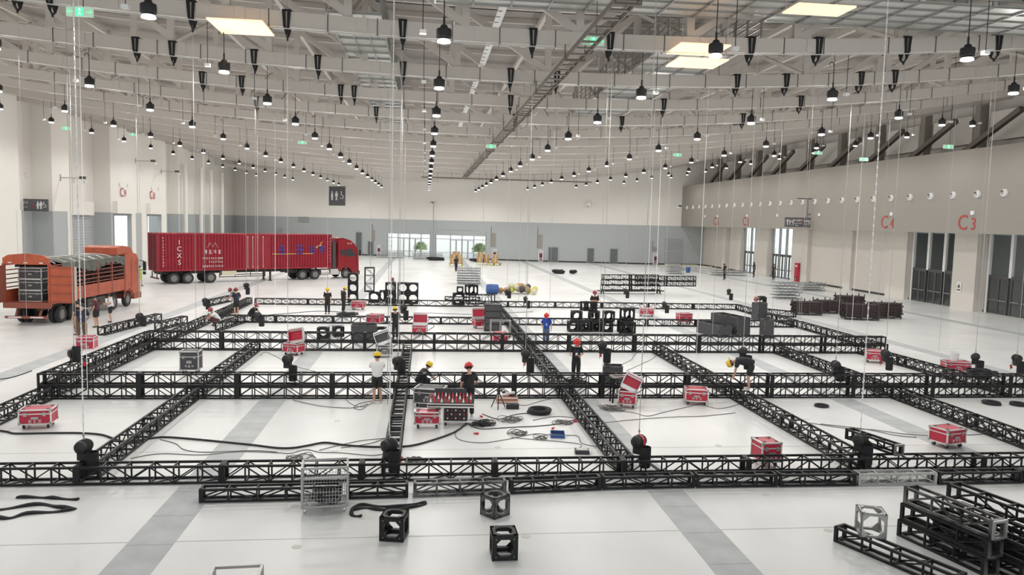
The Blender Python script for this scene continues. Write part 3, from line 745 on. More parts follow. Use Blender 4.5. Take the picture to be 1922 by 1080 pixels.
# ================================================================== CHAIN HOISTS AND SLINGS
drum = MB().lathe([(0, -.2), (.10, -.2), (.15, -.17), (.16, -.1), (.16, .12), (.14, .18), (.06, .2), (0, .2)], 16, axis='x').mesh('motor_drum', 'black', True)
fins = MB()
for i in range(7): fins.lathe([(.165, -.09+i*.03), (.172, -.085+i*.03), (.172, -.075+i*.03), (.165, -.07+i*.03)], 16, axis='x', cap=False)
fins = fins.mesh('cooling_fins', 'rubber')
gear = MB().box((0, .0, -.2), (.2, .24, .26)).box((0, 0, -.05), (.14, .2, .1)).mesh('gear_case', 'black')
bag = MB().lathe([(.13, 0), (.15, .03), (.155, .5), (.15, .55), (.135, .55), (.13, .45)], 14).mesh('chain_bag', 'black_cloth', True)
hk = MB().path([(0, 0, 0), (0, 0, .1), (.03, 0, .14), (0, 0, .2), (-.04, 0, .14)], .018, 5).mesh('hook', 'silver')
tg = MB().box((0, 0, 0), (.09, .05, .16)).mesh('red_tag', 'red')
pend = MB().path([(0, 0, 0), (.12, .0, -.1), (.2, .02, -.35), (.18, .03, -.55)], .01, 5).mesh('pendant_cable', 'rubber')
def links(L):
    mb = MB(); n = int(L/.11)
    for i in range(n):
        z = L*(i+.5)/n
        mb.box((0, 0, z), (.034, .012, .1) if i % 2 else (.012, .034, .1))
    return mb
def hoist(label, x, y, z, bagz, ytop=None, thick=.011, rz=0., tagc=False, linked=False, cm='chain', bago=(.0, .2)):
    t = thing('chain_hoist', label, 'chain hoist', (x, y, z), rz)
    d = link('motor_drum', drum, t); link('cooling_fins', fins, d); link('gear_case', gear, t); link('hook', hk, t, (0, 0, .12))
    link('chain_bag', bag, t, (bago[0], bago[1]*-1, bagz-z))
    link('pendant_cable', pend, t, (.15, 0, -.05))
    if tagc: link('red_tag', tg, t, (.36, -.02, -.45), (0, .5, 0))
    near = min(abs(y-q) for q in YK)
    top = (zroof(x)-.02 if near < .2 else zroof(x)+3.78)-z
    if linked: c = part('chain', links(top-.2), cm, t, (0, 0, .25))
    else: c = part('chain', MB().tube((0, 0, .25), (0, 0, top), thick, 5), cm, t)
    return t
HO = [('black chain hoist on the front truss near the lone red case', -8.19, 19.3, .80, .12, 1, 1), ('black chain hoist at the foot of the ladder-like truss', -.84, 19.25, .78, .14, 1, 1),
      ('red-topped chain hoist on the front truss beside the crossing truss', 5.68, 19.35, .80, .14, 1, 0), ('chain hoist on the front truss beside the propped short truss', 11.88, 19.35, .80, .14, 1, 1),
      ('chain hoist on the left edge of the grid behind the stacked trusses', -13.0, 30, 1.2, .92, 1, 0), ('chain hoist hanging over the stacked trusses below the open red case', -4.9, 28.2, 1.35, .55, 1, 0),
      ('chain hoist over the ladder-like truss beside the white-shirted man', -.95, 28.4, 1.25, .75, 0, 0), ('chain hoist hanging beside the long lengthwise truss with a red tag', 3.85, 28.7, 1.5, .75, 1, 0),
      ('chain hoist hanging beside the man with the lanyard', 6.9, 29.0, 1.8, 1.1, 1, 0), ('chain hoist behind the bending man in black', 12.45, 28.6, 1.65, .95, 1, 0),
      ('chain hoist over the stacked trusses left of the hanging bag', 16.1, 28.2, 1.2, .55, 1, 0), ('chain hoist hanging free in front of the red and white case', 19.96, 31, 1.18, .45, 1, 0),
      ('chain hoist hanging free beside the heap of straps on the right', 24.2, 31, 1.05, .35, 1, 0), ('chain hoist hanging just beyond the strap heap hoist', 26.2, 31, 1.0, .3, 1, 0),
      ('chain hoist behind the worker in dark clothes and yellow helmet', -1.2, 43.6, 1.5, .8, 0, 0), ('chain hoist hanging behind the short truss lying inside the grid', -9.06, 43, 1.05, .45, 0, 0),
      ('chain hoist hanging over the loose truss beside the lorry', -15.25, 43, .95, .4, 0, 0), ('chain hoist behind the crouching man in white', -14.6, 53, .75, .15, 0, 0),
      ('chain hoist hanging behind two men in maroon helmets', -13.5, 60, 1.2, .5, 0, 0), ('chain hoist hanging before the heap of yellow bags', 6.5, 60.6, .95, .4, 0, 0),
      ('chain hoist hanging behind the farthest truss near the lengthwise truss', 7.28, 55, .95, .25, 0, 0), ('chain hoist hanging before the stacked far trusses', 16.8, 63, .95, .3, 0, 0),
      ('chain hoist hanging at the far right corner of the grid', 24.9, 60.6, 1.25, .5, 0, 0), ('tilted chain hoist over the far truss beside the small red case', 16.9, 52.6, .95, .3, 0, 0)]
for l, x, y, z, bz, tc_, lk in HO: hoist(l, x, y, z, bz, tagc=bool(tc_), linked=bool(lk), rz=1.15+.4*math.sin(x*2), thick=.011 if y < 40 else .015, cm='white' if lk else 'chain')
part('red_wrap', MB().lathe([(.175, -.05), (.175, .05)], 14, axis='x', cap=False), 'red', bpy.data.objects['chain_hoist.002'], (0, 0, 0))
# spare chains and wires hanging to the floor beside the motors
XT = [(-11.3, 27.0, .3), (-15.5, 36.0, 0), (-1.25, 26.8, 0), (11.9, 40, 0), (16.2, 41.5, 0), (27.8, 38.4, 0), (29.2, 49.4, 0), (4.6, 62, 0), (7.7, 62.5, 0), (14.2, 46, 0), (-4.2, 60, 0), (-7.7, 62, 0), (13.0, 35.2, 0), (21.8, 42.5, 0), (25.2, 56, 0), (-10.6, 56, 0)]
for i, (x, y, z) in enumerate(XT):
    o = part('hanging_chain', MB().tube((x, y, z+.01), (x, y, zroof(x)+.1), .011 if y < 45 else .015, 4), 'chain' if i % 3 else 'white', None)
    tag(o, 'thin pale lifting chain hanging straight from the roof to the floor', 'chain', 'bare lifting chains hanging from the roof')
slb = MB(); 
for s_ in (-1, 1): slb.prism([(s_*.03, .56), (s_*.15, .56), (s_*.10, 0), (s_*.02, 0)], -.23, -.2); slb.prism([(s_*.03, .56), (s_*.15, .56), (s_*.10, 0), (s_*.02, 0)], .2, .23)
slb.span((-.15, -.23, .55), (.15, .23, .58)); slb.prism([(-.11, 0), (.11, 0), (.03, -.26), (-.03, -.26)], -.2, -.17); slb.bar((-.0, -.18, -.24), (0, 0, -.36), .05); slb.prism([(-.11, 0), (.11, 0), (.03, -.26), (-.03, -.26)], .17, .2); slb.bar((0, .18, -.24), (0, 0, -.36), .05)
slb = slb.mesh('webbing', 'black_cloth'); shk = MB().lathe([(0, -.45), (.035, -.43), (.04, -.39), (.02, -.33), (0, -.33)], 8).mesh('shackle', 'black', True)
dch = MB().tube((0, 0, -.42), (0, 0, -10.6), .007, 4).mesh('drop_line', 'chain')
for y, xs in ((YK[1], [-13.6, -12.5, -8.0, -4.85, -.9, 3.7, 6.5, 11.8, 14.4, 17.9, 21.6]), (YK[2], [-12.4, -10.9, -7.5, -4.8, -1.1, 3.7, 5.8, 14.3, 16.7, 20.4, 22.1]), (YK[3], [-11.7, -9.7, -4.6, -3.9, 4.5, 13.1, 21.1]), (YK[4], [-10.5, -3.2, 5.6, 12.6, 20.8])):
    for i, x in enumerate(xs):
        t = thing('lifting_sling', 'black webbing sling choked around a roof truss chord', 'sling', (x, y, zroof(x)), 0, 'black slings on the roof trusses')
        link('webbing', slb, t); link('shackle', shk, t)
        if i % 2 == 0 and y < 36: link('drop_line', dch, t)
# ================================================================== LORRIES
tyre = MB().lathe([(.30, -.14), (.46, -.14), (.51, -.09), (.52, 0), (.51, .09), (.46, .14), (.30, .14)], 28, axis='y', cap=False).mesh('tyre', 'rubber', True)
rimm = MB().lathe([(.31, -.12), (.28, -.02), (.15, -.05), (.13, -.12), (.06, -.14), (0, -.14)], 20, axis='y').mesh('rim', 'rim', True)
hubm = MB()
for i in range(8): hubm.lathe([(.022, -.02), (.022, -.06), (0, -.06)], 6, (.2*math.cos(i*PI/4), -.03, .2*math.sin(i*PI/4)), 'y')
hubm = hubm.mesh('wheel_nuts', 'frame_dark')
def wheel(t, x, y, r=.52, flip=False, dual=False):
    s_ = r/.52
    for k in range(2 if dual else 1):
        w_ = link('wheel', tyre, t, (x, y+(k*.33 if not flip else -k*.33), r), (0, 0, PI if flip else 0), (s_, s_, s_))
        if k == 0: rm_ = link('rim', rimm, w_); 
def glyphs(seed, n, cw, chh, m, rows=1, gap=.25):
    rnd = random.Random(seed); mb = MB()
    for r in range(rows):
        for i in range(n):
            cx = (i-(n-1)/2)*cw*(1+gap); cz = (rows-1)/2*chh*1.3-r*chh*1.3; th = cw*.12
            for k in range(rnd.choice((2, 3, 3))):
                z = cz+chh*(.42-.4*k); mb.box((cx, 0, z), (cw*rnd.uniform(.6, 1), .006, th))
            for k in range(rnd.choice((1, 2))):
                x = cx+cw*rnd.uniform(-.35, .35); mb.box((x, 0, cz), (th, .006, chh*rnd.uniform(.6, 1)))
    return mb
def text_part(parent, txt, size, m, loc, rot=(PI/2, 0, 0), name='lettering'):
    return part(name, text_mesh(txt, size, m, .004), m, parent, loc, rot)
u = Vector((.82, .57)).normalized()
ct = thing('container_lorry', 'long red corrugated container trailer with a dark red tractor unit', 'lorry', (-24.16, 72.63, 0), math.atan2(u.y, u.x))
LC, WC_, z0, z1 = 17.45, 2.6, 1.2, 4.7
prof = []; x = .12; per = .30
while x < LC-.15:
    if 8.1 < x < 10.6: prof += [(x, .03)]; x += .3; continue
    prof += [(x, .0), (x+.09, .0), (x+.13, .085), (x+.24, .085), (x+.28, .0)]; x += per
prof = [p for p in prof if p[0] < LC-.1]
def corr(yf):
    vs = []; n = len(prof)
    for px_, d in prof: vs += [(px_, yf(d), z0+.15), (px_, yf(d), z1-.12)]
    return MB().add(vs, [(2*i, 2*i+2, 2*i+3, 2*i+1) for i in range(n-1)])
part('side_panel', corr(lambda d: .02+d), 'container', ct); part('side_panel', corr(lambda d: WC_-.02-d), 'container', ct)
part('roof', MB().span((.05, .05, z1-.08), (LC-.05, WC_-.05, z1-.03)), 'container', ct)
part('inner_floor', MB().span((.05, .05, z0+.05), (LC-.05, WC_-.05, z0+.15)), 'container_dark', ct)
rail = MB()
for y in (.05, WC_-.05):
    rail.bar((0, y, z0+.08), (LC, y, z0+.08), .14, .16); rail.bar((0, y, z1-.07), (LC, y, z1-.07), .12, .14)
    for xx in (.08, LC-.08): rail.bar((xx, y, z0), (xx, y, z1), .16)
for xx in (.08, LC-.08):
    rail.bar((xx, 0, z1-.07), (xx, WC_, z1-.07), .14); rail.bar((xx, 0, z0+.08), (xx, WC_, z0+.08), .16)
for xx in (8.05, 10.6): rail.bar((xx, .03, z0), (xx, .03, z1-.1), .12, .06)
part('frame_rails', rail, 'container', ct)
part('front_bulkhead', MB().span((LC-.06, .1, z0), (LC-.02, WC_-.1, z1)), 'container', ct)
rdr = part('rear_doors', MB().span((.02, .1, z0+.1), (.06, WC_-.1, z1-.1)), 'container_dark', ct)
lr = MB()
for y in (.5, .95, 1.65, 2.1): lr.tube((-.03, y, z0+.1), (-.03, y, z1-.1), .03, 6)
part('lock_rod', lr, 'container', rdr)
rodm = MB().tube((0, 0, z0+.2), (0, 0, z1-.25), .022, 6).box((0, -.01, z0+.25), (.08, .05, .12)).box((0, -.01, z1-.3), (.08, .05, .12)).mesh('side_lock_rod', 'case_edge')
for xx in (8.4, 8.9, 9.4, 9.95): link('side_lock_rod', rodm, ct, (xx, -.02, 0))
vt = thing('tmp', 'x', 'x'); bpy.data.objects.remove(vt)
for i, ch in enumerate('1CXS'): text_part(ct, ch, .62, 'white_print', (1.95, -.03, 3.85-.62*i))
for i in range(10): part('side_mark', glyphs(i+3, 1, .14, .16, 'white_print'), 'white_print', ct, (.55, -.02, 4.25-.28*i))
part('emblem', MB().bar((-.5, 0, 0), (-.25, 0, .5), .05, .01).bar((-.25, 0, .5), (0, 0, .05), .05, .01).bar((0, 0, .05), (.25, 0, .5), .05, .01).bar((.25, 0, .5), (.5, 0, 0), .05, .01), 'white_print', ct, (5.0, -.02, 3.35))
part('side_script', glyphs(21, 4, .34, .4, 'white_print'), 'white_print', ct, (5.0, -.02, 2.95)); 
for k, zz in enumerate((2.35, 2.0, 1.6)): part('side_script', glyphs(31+k, 10 if k != 1 else 7, .16, .2, 'white_print'), 'white_print', ct, (5.0+.3*(k == 1), -.02, zz))
part('blue_script', glyphs(41, 1, .8, .9, 'blue_print').add(*(lambda g: ([(v[0]+1.9, v[1], v[2]) for v in g.v], g.f))(glyphs(42, 1, 1.0, 1.0, 'blue_print'))).add(*(lambda g: ([(v[0]+3.9, v[1], v[2]) for v in g.v], g.f))(glyphs(44, 2, .8, .75, 'blue_print'))), 'blue_print', ct, (11.9, -.02, 3.1))
part('gold_line', MB().span((10.9, -.02, 2.66), (15.3, -.01, 2.74)), 'gold_print', ct)
part('gold_bird', MB().prism([(0, 0), (.5, .25), (.9, .6), (.55, .45), (.7, .1), (.35, .12), (.1, -.2)], -.025, -.015), 'gold_print', ct, (15.6, 0, 3.4))
for i in range(8): part('end_mark', glyphs(60+i, 1, .12, .15, 'white_print'), 'white_print', ct, (17.25, -.02, 4.3-.35*i))
ch = MB()
for y in (.75, 1.85): ch.bar((.3, y, 1.05), (13.4, y, 1.05), .16, .3); ch.bar((12.6, y, .85), (20.2, y, .85), .14, .25)
for xx in (.4, 3, 6, 9, 12): ch.bar((xx, .1, 1.1), (xx, WC_-.1, 1.1), .12, .14)
ch.bar((5.6, .1, .75), (10.2, .1, .75), .06, .08); ch.bar((5.6, .1, .55), (10.2, .1, .55), .06, .08)
for xx in (5.7, 7.2, 8.7, 10.2): ch.bar((xx, .1, .5), (xx, .1, 1.1), .06)
part('chassis', ch, 'chassis', ct)
part('underrun_bar', MB().bar((.15, .1, .55), (.15, WC_-.1, .55), .1, .14).bar((.15, .6, .5), (.15, .6, 1.1), .08).bar((.15, 2, .5), (.15, 2, 1.1), .08), 'container_dark', ct)
part('tool_box', MB().span((5.9, .05, .72), (7.3, .6, 1.12)), 'cream', ct)
lgm = MB().span((-.08, -.08, .05), (.08, .08, 1.1)).span((-.16, -.16, 0), (.16, .16, .06)).mesh('landing_leg', 'chassis')
for y in (.5, 2.1): link('landing_leg', lgm, ct, (10.9, y, 0))
for xx in (1.5, 2.76, 4.86):
    wheel(ct, xx, .18, dual=True); wheel(ct, xx, WC_-.18, flip=True, dual=True)
for xx in (14.2, 15.62):
    wheel(ct, xx, .18, dual=True); wheel(ct, xx, WC_-.18, flip=True, dual=True)
wheel(ct, 19.2, .2); wheel(ct, 19.2, WC_-.2, flip=True)
cabp = [(18.25, 1.0), (18.25, 3.95), (18.7, 4.15), (19.7, 4.1), (20.25, 3.65), (20.5, 3.3), (20.7, 2.2), (20.75, .5), (19.95, .5), (19.8, .95), (19.5, 1.18), (19.2, 1.22), (18.85, 1.15), (18.6, .85), (18.3, .85)]
cab = part('cab', MB().prism(cabp, .06, 2.54), 'cab_red', ct)
part('side_window', MB().prism([(19.2, 2.35), (19.2, 3.15), (19.95, 3.15), (20.35, 2.4)], .04, .07), 'glass_dark', cab)
part('side_window', MB().prism([(18.5, 2.5), (18.5, 3.05), (19.05, 3.05), (19.05, 2.5)], .04, .07), 'glass_dark', cab)
part('windscreen', MB().prism([(20.3, 3.2), (20.36, 3.25), (20.7, 2.3), (20.64, 2.25)], .2, 2.4), 'glass_dark', cab)
part('door_seam', MB().bar((19.1, .05, 1.2), (19.1, .05, 3.3), .02).bar((20.42, .05, 1.3), (20.42, .05, 2.4), .02), 'container_dark', cab)
part('mirror', MB().box((20.75, -.2, 2.75), (.14, .2, .6)).bar((20.5, .1, 3.05), (20.75, -.18, 3.05), .04), 'black', cab)
part('roof_fairing', MB().prism([(18.3, 3.95), (18.3, 4.3), (18.9, 4.35), (19.8, 4.1)], .3, 2.3), 'cab_red', cab)
part('cab_script', glyphs(81, 4, .12, .14, 'white_print'), 'white_print', cab, (19.6, .05, 3.75))
part('bumper', MB().span((19.95, .05, .42), (20.85, 2.55, .8)), 'container_dark', ct)
part('fuel_tank', MB().lathe([(.0, 16.3), (.36, 16.3), (.36, 17.2), (0, 17.2)], 14, (0, .42, .75), 'x'), 'galv', ct, smooth=True)
part('battery_box', MB().span((17.4, .1, .45), (18.4, .6, 1.05)), 'galv', ct)
part('fifth_wheel', MB().span((13.6, .6, 1.0), (15.4, 2.0, 1.15)), 'chassis', ct)
part('air_stack', MB().span((17.75, .3, 1.2), (18.1, .8, 3.9)), 'frame_dark', ct); part('side_cover', MB().prism([(17.65, 2.0), (17.65, 3.9), (18.1, 3.9), (17.95, 2.0)], 1.2, 1.3), 'white', ct)
part('mudguard', MB().path([(13.55, .3, .75), (13.75, .3, 1.1), (14.2, .3, 1.2), (14.9, .3, 1.15), (15.6, .3, 1.2), (16.1, .3, 1.0)], .06, 5), 'black', ct)
# ------------------------------------------------------------------ orange stake-sided lorry
ot = thing('stake_lorry', 'orange stake-sided lorry with open rear doors loaded with trusses and flight cases', 'lorry', (-20.95, 45.6, 0), math.radians(86.6))
BL, BW, bz = 9.3, 2.5, 1.31
part('load_bed', MB().span((0, .02, bz-.12), (BL, BW-.02, bz)), 'orange_dark', ot)
for y, nm in ((0, 'r'), (BW, 'l')):
    for i in range(5):
        part('drop_side', MB().span((i*BL/5+.04, y-.03, bz-.08), ((i+1)*BL/5-.04, y+.03, bz+.68)).span((i*BL/5+.04, y-.05, bz+.25), ((i+1)*BL/5-.04, y+.05, bz+.31)), 'orange', ot)
    po = MB().span((-.05, -.05, bz-.1), (.05, .05, 3.42)).mesh('stake', 'orange_dark')
    for i in range(6): link('stake', po, ot, (min(BL-.05, max(.05, i*BL/5)), y, 0))
    sl_ = MB().span((.05, -.025, -.03), (BL-.05, .025, .03)).mesh('side_rail', 'orange_dark')
    for z in (2.12, 2.35, 2.6, 2.85, 3.1, 3.4): link('side_rail', sl_, ot, (0, y, z))
fold = MB(); nx = 46; vs = []; fs = []
for i in range(nx+1):
    xx = 1.2+(BL-1.2)*i/nx; wv = .05*math.sin(i*1.1)+.04*math.sin(i*2.3+1)
    zl = 3.02+.18*math.sin(i*.21+.5)+.06*math.sin(i*1.7)
    vs += [(xx, -.08+wv*.6, zl), (xx, -.07+wv*.5, 3.25), (xx, -.04, 3.5), (xx, .5, 3.62+.02*math.sin(i*.9)), (xx, 1.25, 3.66+.02*math.sin(i*1.3)), (xx, 2.0, 3.62), (xx, 2.54, 3.5), (xx, 2.58, 3.2)]
for i in range(nx):
    for k in range(7): fs.append((i*8+k, i*8+8+k, i*8+9+k, i*8+1+k))
part('tarpaulin', fold.add(vs, fs), 'tarp', ot, smooth=True)
part('tarpaulin_front', MB().span((BL-.05, -.05, 2.2), (BL+.05, BW+.05, 3.55)), 'tarp', ot)
bow = MB().path([(0, 0, 3.5), (0, .4, 3.68), (0, 1.25, 3.74), (0, 2.1, 3.68), (0, 2.5, 3.5)], .035, 5).mesh('roof_bow', 'galv')
for i in range(8): link('roof_bow', bow, ot, (.6+i*1.15, 0, 0))
hd = part('rear_header', MB().prism([(0, 3.45), (0, 3.8), (.3, 3.98), (1.25, 4.08), (2.2, 3.98), (2.5, 3.8), (2.5, 3.45)], -.08, .1, 'yz'), 'orange', ot)
part('light_strip', MB().box((-.09, .4, 3.55), (.02, .2, .06)).box((-.09, 1.25, 3.55), (.02, .2, .06)).box((-.09, 2.1, 3.55), (.02, .2, .06)), 'white_print', hd)
part('rear_post', MB().span((-.06, -.06, bz-.2), (.08, .08, 3.5)), 'orange', ot); part('rear_post', MB().span((-.06, BW-.08, bz-.2), (.08, BW+.06, 3.5)), 'orange_dark', ot)
part('rear_sill', MB().span((-.12, -.02, bz-.32), (.1, BW+.02, bz)), 'orange_dark', ot)
dr = part('rear_door', MB().span((-.06, -1.45, bz), (0, -.02, 3.38)), 'orange', ot)
rb = MB().span((-.09, -1.4, -.02), (-.06, -.06, .02)).mesh('door_rib', 'orange_dark')
for i in range(5): link('door_rib', rb, dr, (0, 0, bz+.08+i*.48))
part('door_edge', MB().span((-.1, -1.47, bz), (.02, -1.42, 3.38)), 'galv', dr)
d2 = part('rear_door', MB().span((-1.2, BW+.0, bz), (-.02, BW+.06, 3.38)), 'orange_dark', ot)
part('rear_bumper', MB().span((-.2, .1, .42), (-.05, BW-.1, .55)).bar((0, .6, .5), (.3, .6, 1.1), .1).bar((0, 1.9, .5), (.3, 1.9, 1.1), .1), 'orange_dark', ot)
part('reflector_bar', MB().span((-.21, .3, .45), (-.2, 1.0, .53)).span((-.21, 1.5, .45), (-.2, 2.2, .53)), 'white_print', ot)
fr_ = MB()
for y in (.7, 1.8): fr_.bar((.1, y, .98), (11.5, y, .98), .14, .32)
for xx in (.5, 4, 7): fr_.bar((xx, .1, 1.1), (xx, BW-.1, 1.1), .1, .14)
part('chassis', fr_, 'chassis', ot)
part('side_box', MB().span((4.3, .05, .55), (6.6, .5, 1.1)), 'chassis', ot)
for xx in (1.4, 2.75):
    wheel(ot, xx, .2, .5, dual=True); wheel(ot, xx, BW-.2, .5, True, True)
for xx in (7.9, 9.95): wheel(ot, xx, .2, .5); wheel(ot, xx, BW-.2, .5, True)
cp = [(9.55, 1.1), (9.55, 3.65), (10.6, 3.7), (11.3, 3.6), (11.65, 3.2), (11.8, 2.2), (11.85, .55), (10.75, .55), (10.6, 1.0), (10.3, 1.2), (9.95, 1.24), (9.65, 1.15)]
cb = part('cab', MB().prism(cp, .04, BW-.04), 'orange', ot)
part('side_window', MB().prism([(10.55, 2.3), (10.55, 3.05), (11.2, 3.05), (11.55, 2.3)], .02, .05), 'glass', cb)
part('windscreen', MB().prism([(11.5, 3.2), (11.62, 3.3), (11.86, 2.2), (11.74, 2.2)], .15, BW-.15), 'glass_dark', cb)
part('roof_deflector', MB().prism([(8.6, 3.62), (8.6, 4.1), (9.4, 4.22), (10.6, 4.1), (11.1, 3.68)], .15, BW-.15), 'orange', cb)
part('mirror', MB().box((11.95, -.25, 2.7), (.12, .2, .65)).bar((11.5, .05, 3.15), (11.95, -.22, 3.05), .05).bar((11.6, .05, 2.4), (11.95, -.22, 2.45), .05).box((11.98, -.22, 2.2), (.1, .18, .22)), 'black', cb)
part('door_seam', MB().bar((10.45, .03, 1.3), (10.45, .03, 3.3), .02).bar((11.6, .03, 1.3), (11.6, .03, 2.3), .02), 'orange_dark', cb)
part('front_wing', MB().path([(9.4, .1, .7), (9.5, .1, 1.05), (9.95, .1, 1.2), (10.4, .1, 1.05), (10.55, .1, .7)], .06, 5), 'orange', ot)
part('front_bumper', MB().span((10.75, .0, .45), (11.95, BW, .85)), 'orange_dark', ot)
part('shade_backing', MB().span((1.3, BW-.16, bz), (BL-.1, BW-.12, 3.4)), 'brown_rack', ot)  # dark sheet added inside, its colour stands in for the shaded load space
# load on the lorry
def world(o, x, y): c, s_ = math.cos(o.rotation_euler.z), math.sin(o.rotation_euler.z); return (o.location.x+x*c-y*s_, o.location.y+x*s_+y*c)
for i in range(3):
    a = world(ot, 1.9, .45+.55*i); b = world(ot, 9.0, .45+.55*i)
    for k in range(3): run('dark truss loaded lengthwise on the orange lorry', a, b, bz+.02+.47*k, .44, 'zig', 'brown_rack', 3.5, 'trusses loaded on the orange lorry', 'loaded_truss')
# ================================================================== FLIGHT CASES
def flight_case(label, loc, rz, w_, d, h, m='case_red', lid=None, casters=True, print_=True, group=None, cat='flight case'):
    t = thing('flight_case', label, cat, loc, rz, group); zc = .16 if casters else 0.
    op = lid is not None
    body = MB()
    if op:
        body.span((-w_/2, -d/2, zc), (w_/2, -d/2+.03, zc+h)); body.span((-w_/2, d/2-.03, zc), (w_/2, d/2, zc+h)); body.span((-w_/2, -d/2, zc), (-w_/2+.03, d/2, zc+h)); body.span((w_/2-.03, -d/2, zc), (w_/2, d/2, zc+h)); body.span((-w_/2, -d/2, zc), (w_/2, d/2, zc+.03))
        part('lining', MB().span((-w_/2+.03, -d/2+.03, zc+.03), (w_/2-.03, d/2-.03, zc+h*.75)), 'black_cloth', t)
    else: body.span((-w_/2, -d/2, zc), (w_/2, d/2, zc+h))
    part('shell', body, m, t)
    e_ = MB(); q = .035
    for a in (-1, 1):
        for b in (-1, 1):
            e_.bar((a*w_/2, b*d/2, zc), (a*w_/2, b*d/2, zc+h), q); e_.bar((-w_/2, a*d/2, zc+(b+1)/2*h), (w_/2, a*d/2, zc+(b+1)/2*h), q); e_.bar((a*w_/2, -d/2, zc+(b+1)/2*h), (a*w_/2, d/2, zc+(b+1)/2*h), q)
    for a in (-1, 1):
        e_.bar((-w_/2, a*d/2, zc+h*.72), (w_/2, a*d/2, zc+h*.72), q*.8); e_.bar((a*w_/2, -d/2, zc+h*.72), (a*w_/2, d/2, zc+h*.72), q*.8)
    part('edge_trim', e_, 'case_edge', t)
    cc = MB().box((0, 0, 0), (.075, .075, .075)).mesh('corner_cap', 'silver')
    for a in (-1, 1):
        for b in (-1, 1):
            for z in (zc+.02, zc+h-.02): link('corner_cap', cc, t, (a*(w_/2-.015), b*(d/2-.015), z))
    la = MB().box((0, -.012, 0), (.09, .03, .11)).mesh('latch', 'silver')
    for x in (-w_*.3, w_*.3): link('latch', la, t, (x, -d/2, zc+h*.7))
    part('handle', MB().span((-.1, -d/2-.03, zc+h*.36), (.1, -d/2, zc+h*.52)), 'silver', t)
    if print_: part('front_print', glyphs(int(abs(loc[0])*10)+5, 3, .1, .1, 'white_print'), 'white_print', t, (0, -d/2-.008, zc+h*.2))
    if not op: 
        dimple = MB().lathe([(.05, 0), (.05, .006), (0, .006)], 8).mesh('caster_dish', 'rubber')
        for a in (-1, 1):
            for b in (-1, 1): link('caster_dish', dimple, t, (a*(w_/2-.1), b*(d/2-.1), zc+h+.018))
    if casters:
        wm = MB().lathe([(0, -.025), (.06, -.025), (.065, 0), (.06, .025), (0, .025)], 10, (0, 0, .065), 'x').mesh('caster', 'rubber')
        fm = MB().bar((-.035, 0, .07), (-.035, 0, .16), .012, .05).bar((.035, 0, .07), (.035, 0, .16), .012, .05).span((-.045, -.045, .145), (.045, .045, .165)).mesh('fork', 'silver')
        for a in (-1, 1):
            for b in (-1, 1): c_ = link('caster', wm, t, (a*(w_/2-.1), b*(d/2-.1), 0)); link('fork', fm, c_)
    if op:
        ld_ = link('lid', None, t, (0, d/2, zc+h), lid)
        bpy.data.objects.remove(ld_)
        lm = MB().span((-w_/2, -.02, 0), (w_/2, .02, d)); lm.span((-w_/2, -.14, 0), (-w_/2+.02, .02, d)); lm.span((w_/2-.02, -.14, 0), (w_/2, .02, d)); lm.span((-w_/2, -.14, d-.02), (w_/2, .02, d))
        l_ = part('lid', lm, m, t, (0, d/2, zc+h), lid)
        et = MB()
        for s_ in (-1, 1): et.bar((s_*w_/2, -.07, 0), (s_*w_/2, -.07, d), .03, .15)
        et.bar((-w_/2, -.07, d), (w_/2, -.07, d), .03, .15); et.bar((-w_/2, -.07, .01), (w_/2, -.07, .01), .03, .15)
        part('lid_trim', et, 'case_edge', l_)
    return t
R = math.radians
flight_case('closed red flight case on casters alone beside the left-edge truss', (-11.5, 24.1, 0), R(8), .85, .62, .42)
flight_case('closed red flight case on the floor left of the bending man in black', (9.95, 26.8, 0), R(-14), .8, .62, .42)
flight_case('open red flight case with its lid swung back beside a stand', (7.25, 26.3, 0), R(-20), .62, .5, .45, lid=(R(-18), R(24), 0))
flight_case('closed red flight case on casters near the right-hand lengthwise truss', (15.9, 21.3, 0), R(16), .78, .62, .42)
flight_case('red flight case with a white front beside the man in brown trousers', (-16.0, 38.3, 0), R(10), .75, .8, .55, casters=False)
flight_case('open red flight case behind the stacked trusses with its lid leaning left', (-6.1, 36.7, 0), R(-25), .8, .6, .4, lid=(R(-12), R(-12), 0))
flight_case('silver-edged black flight case inside the grid left of the first lengthwise truss', (-9.5, 32.4, 0), R(2), .72, .62, .75, 'grey_case')
flight_case('open silver-trimmed black case in front of the white-shirted man', (-1.85, 36.2, 0), R(4), .7, .55, .45, 'grey_case', lid=(R(-20), R(-20), 0))
flight_case('pink-red flight case perched on a black block heap behind the stacked trusses', (-2.66, 42.0, .88), R(-18), .75, .65, .42, casters=False)
flight_case('open red flight case with its lid upright beside the ladder-like truss', (-.25, 43.3, 0), R(-6), .8, .6, .42, lid=(R(-8), 0, 0))
flight_case('small red flight case behind the farthest truss near two yellow helmets', (-4.7, 55.2, 0), R(-10), .85, .6, .45)
flight_case('open red flight case with its lid up beside the dark speaker rack', (3.5, 46.3, 0), R(14), 1.1, .6, .42, lid=(R(-14), 0, 0))
flight_case('small red flight case behind the heap of corner blocks', (15.8, 53.2, 0), R(-12), 1.0, .7, .4)
flight_case('red flight case half hidden behind the front truss', (9.4, 19.75, 0), R(5), .55, .6, .52)
flight_case('red and white flight case at the end of the stacked trusses on the right', (22.15, 35.3, 0), R(-25), .8, .6, .45)
flight_case('red flight case under the white bucket behind the right-edge truss', (24.5, 32.6, 0), R(-14), 1.1, .6, .4)
flight_case('red flight case behind the right part of the far truss', (17.2, 49.2, 0), R(5), .9, .6, .55)
flight_case('red flight case seen through the stacked trusses below the speaker rack', (4.0, 40.4, 0), R(5), .8, .6, .45)
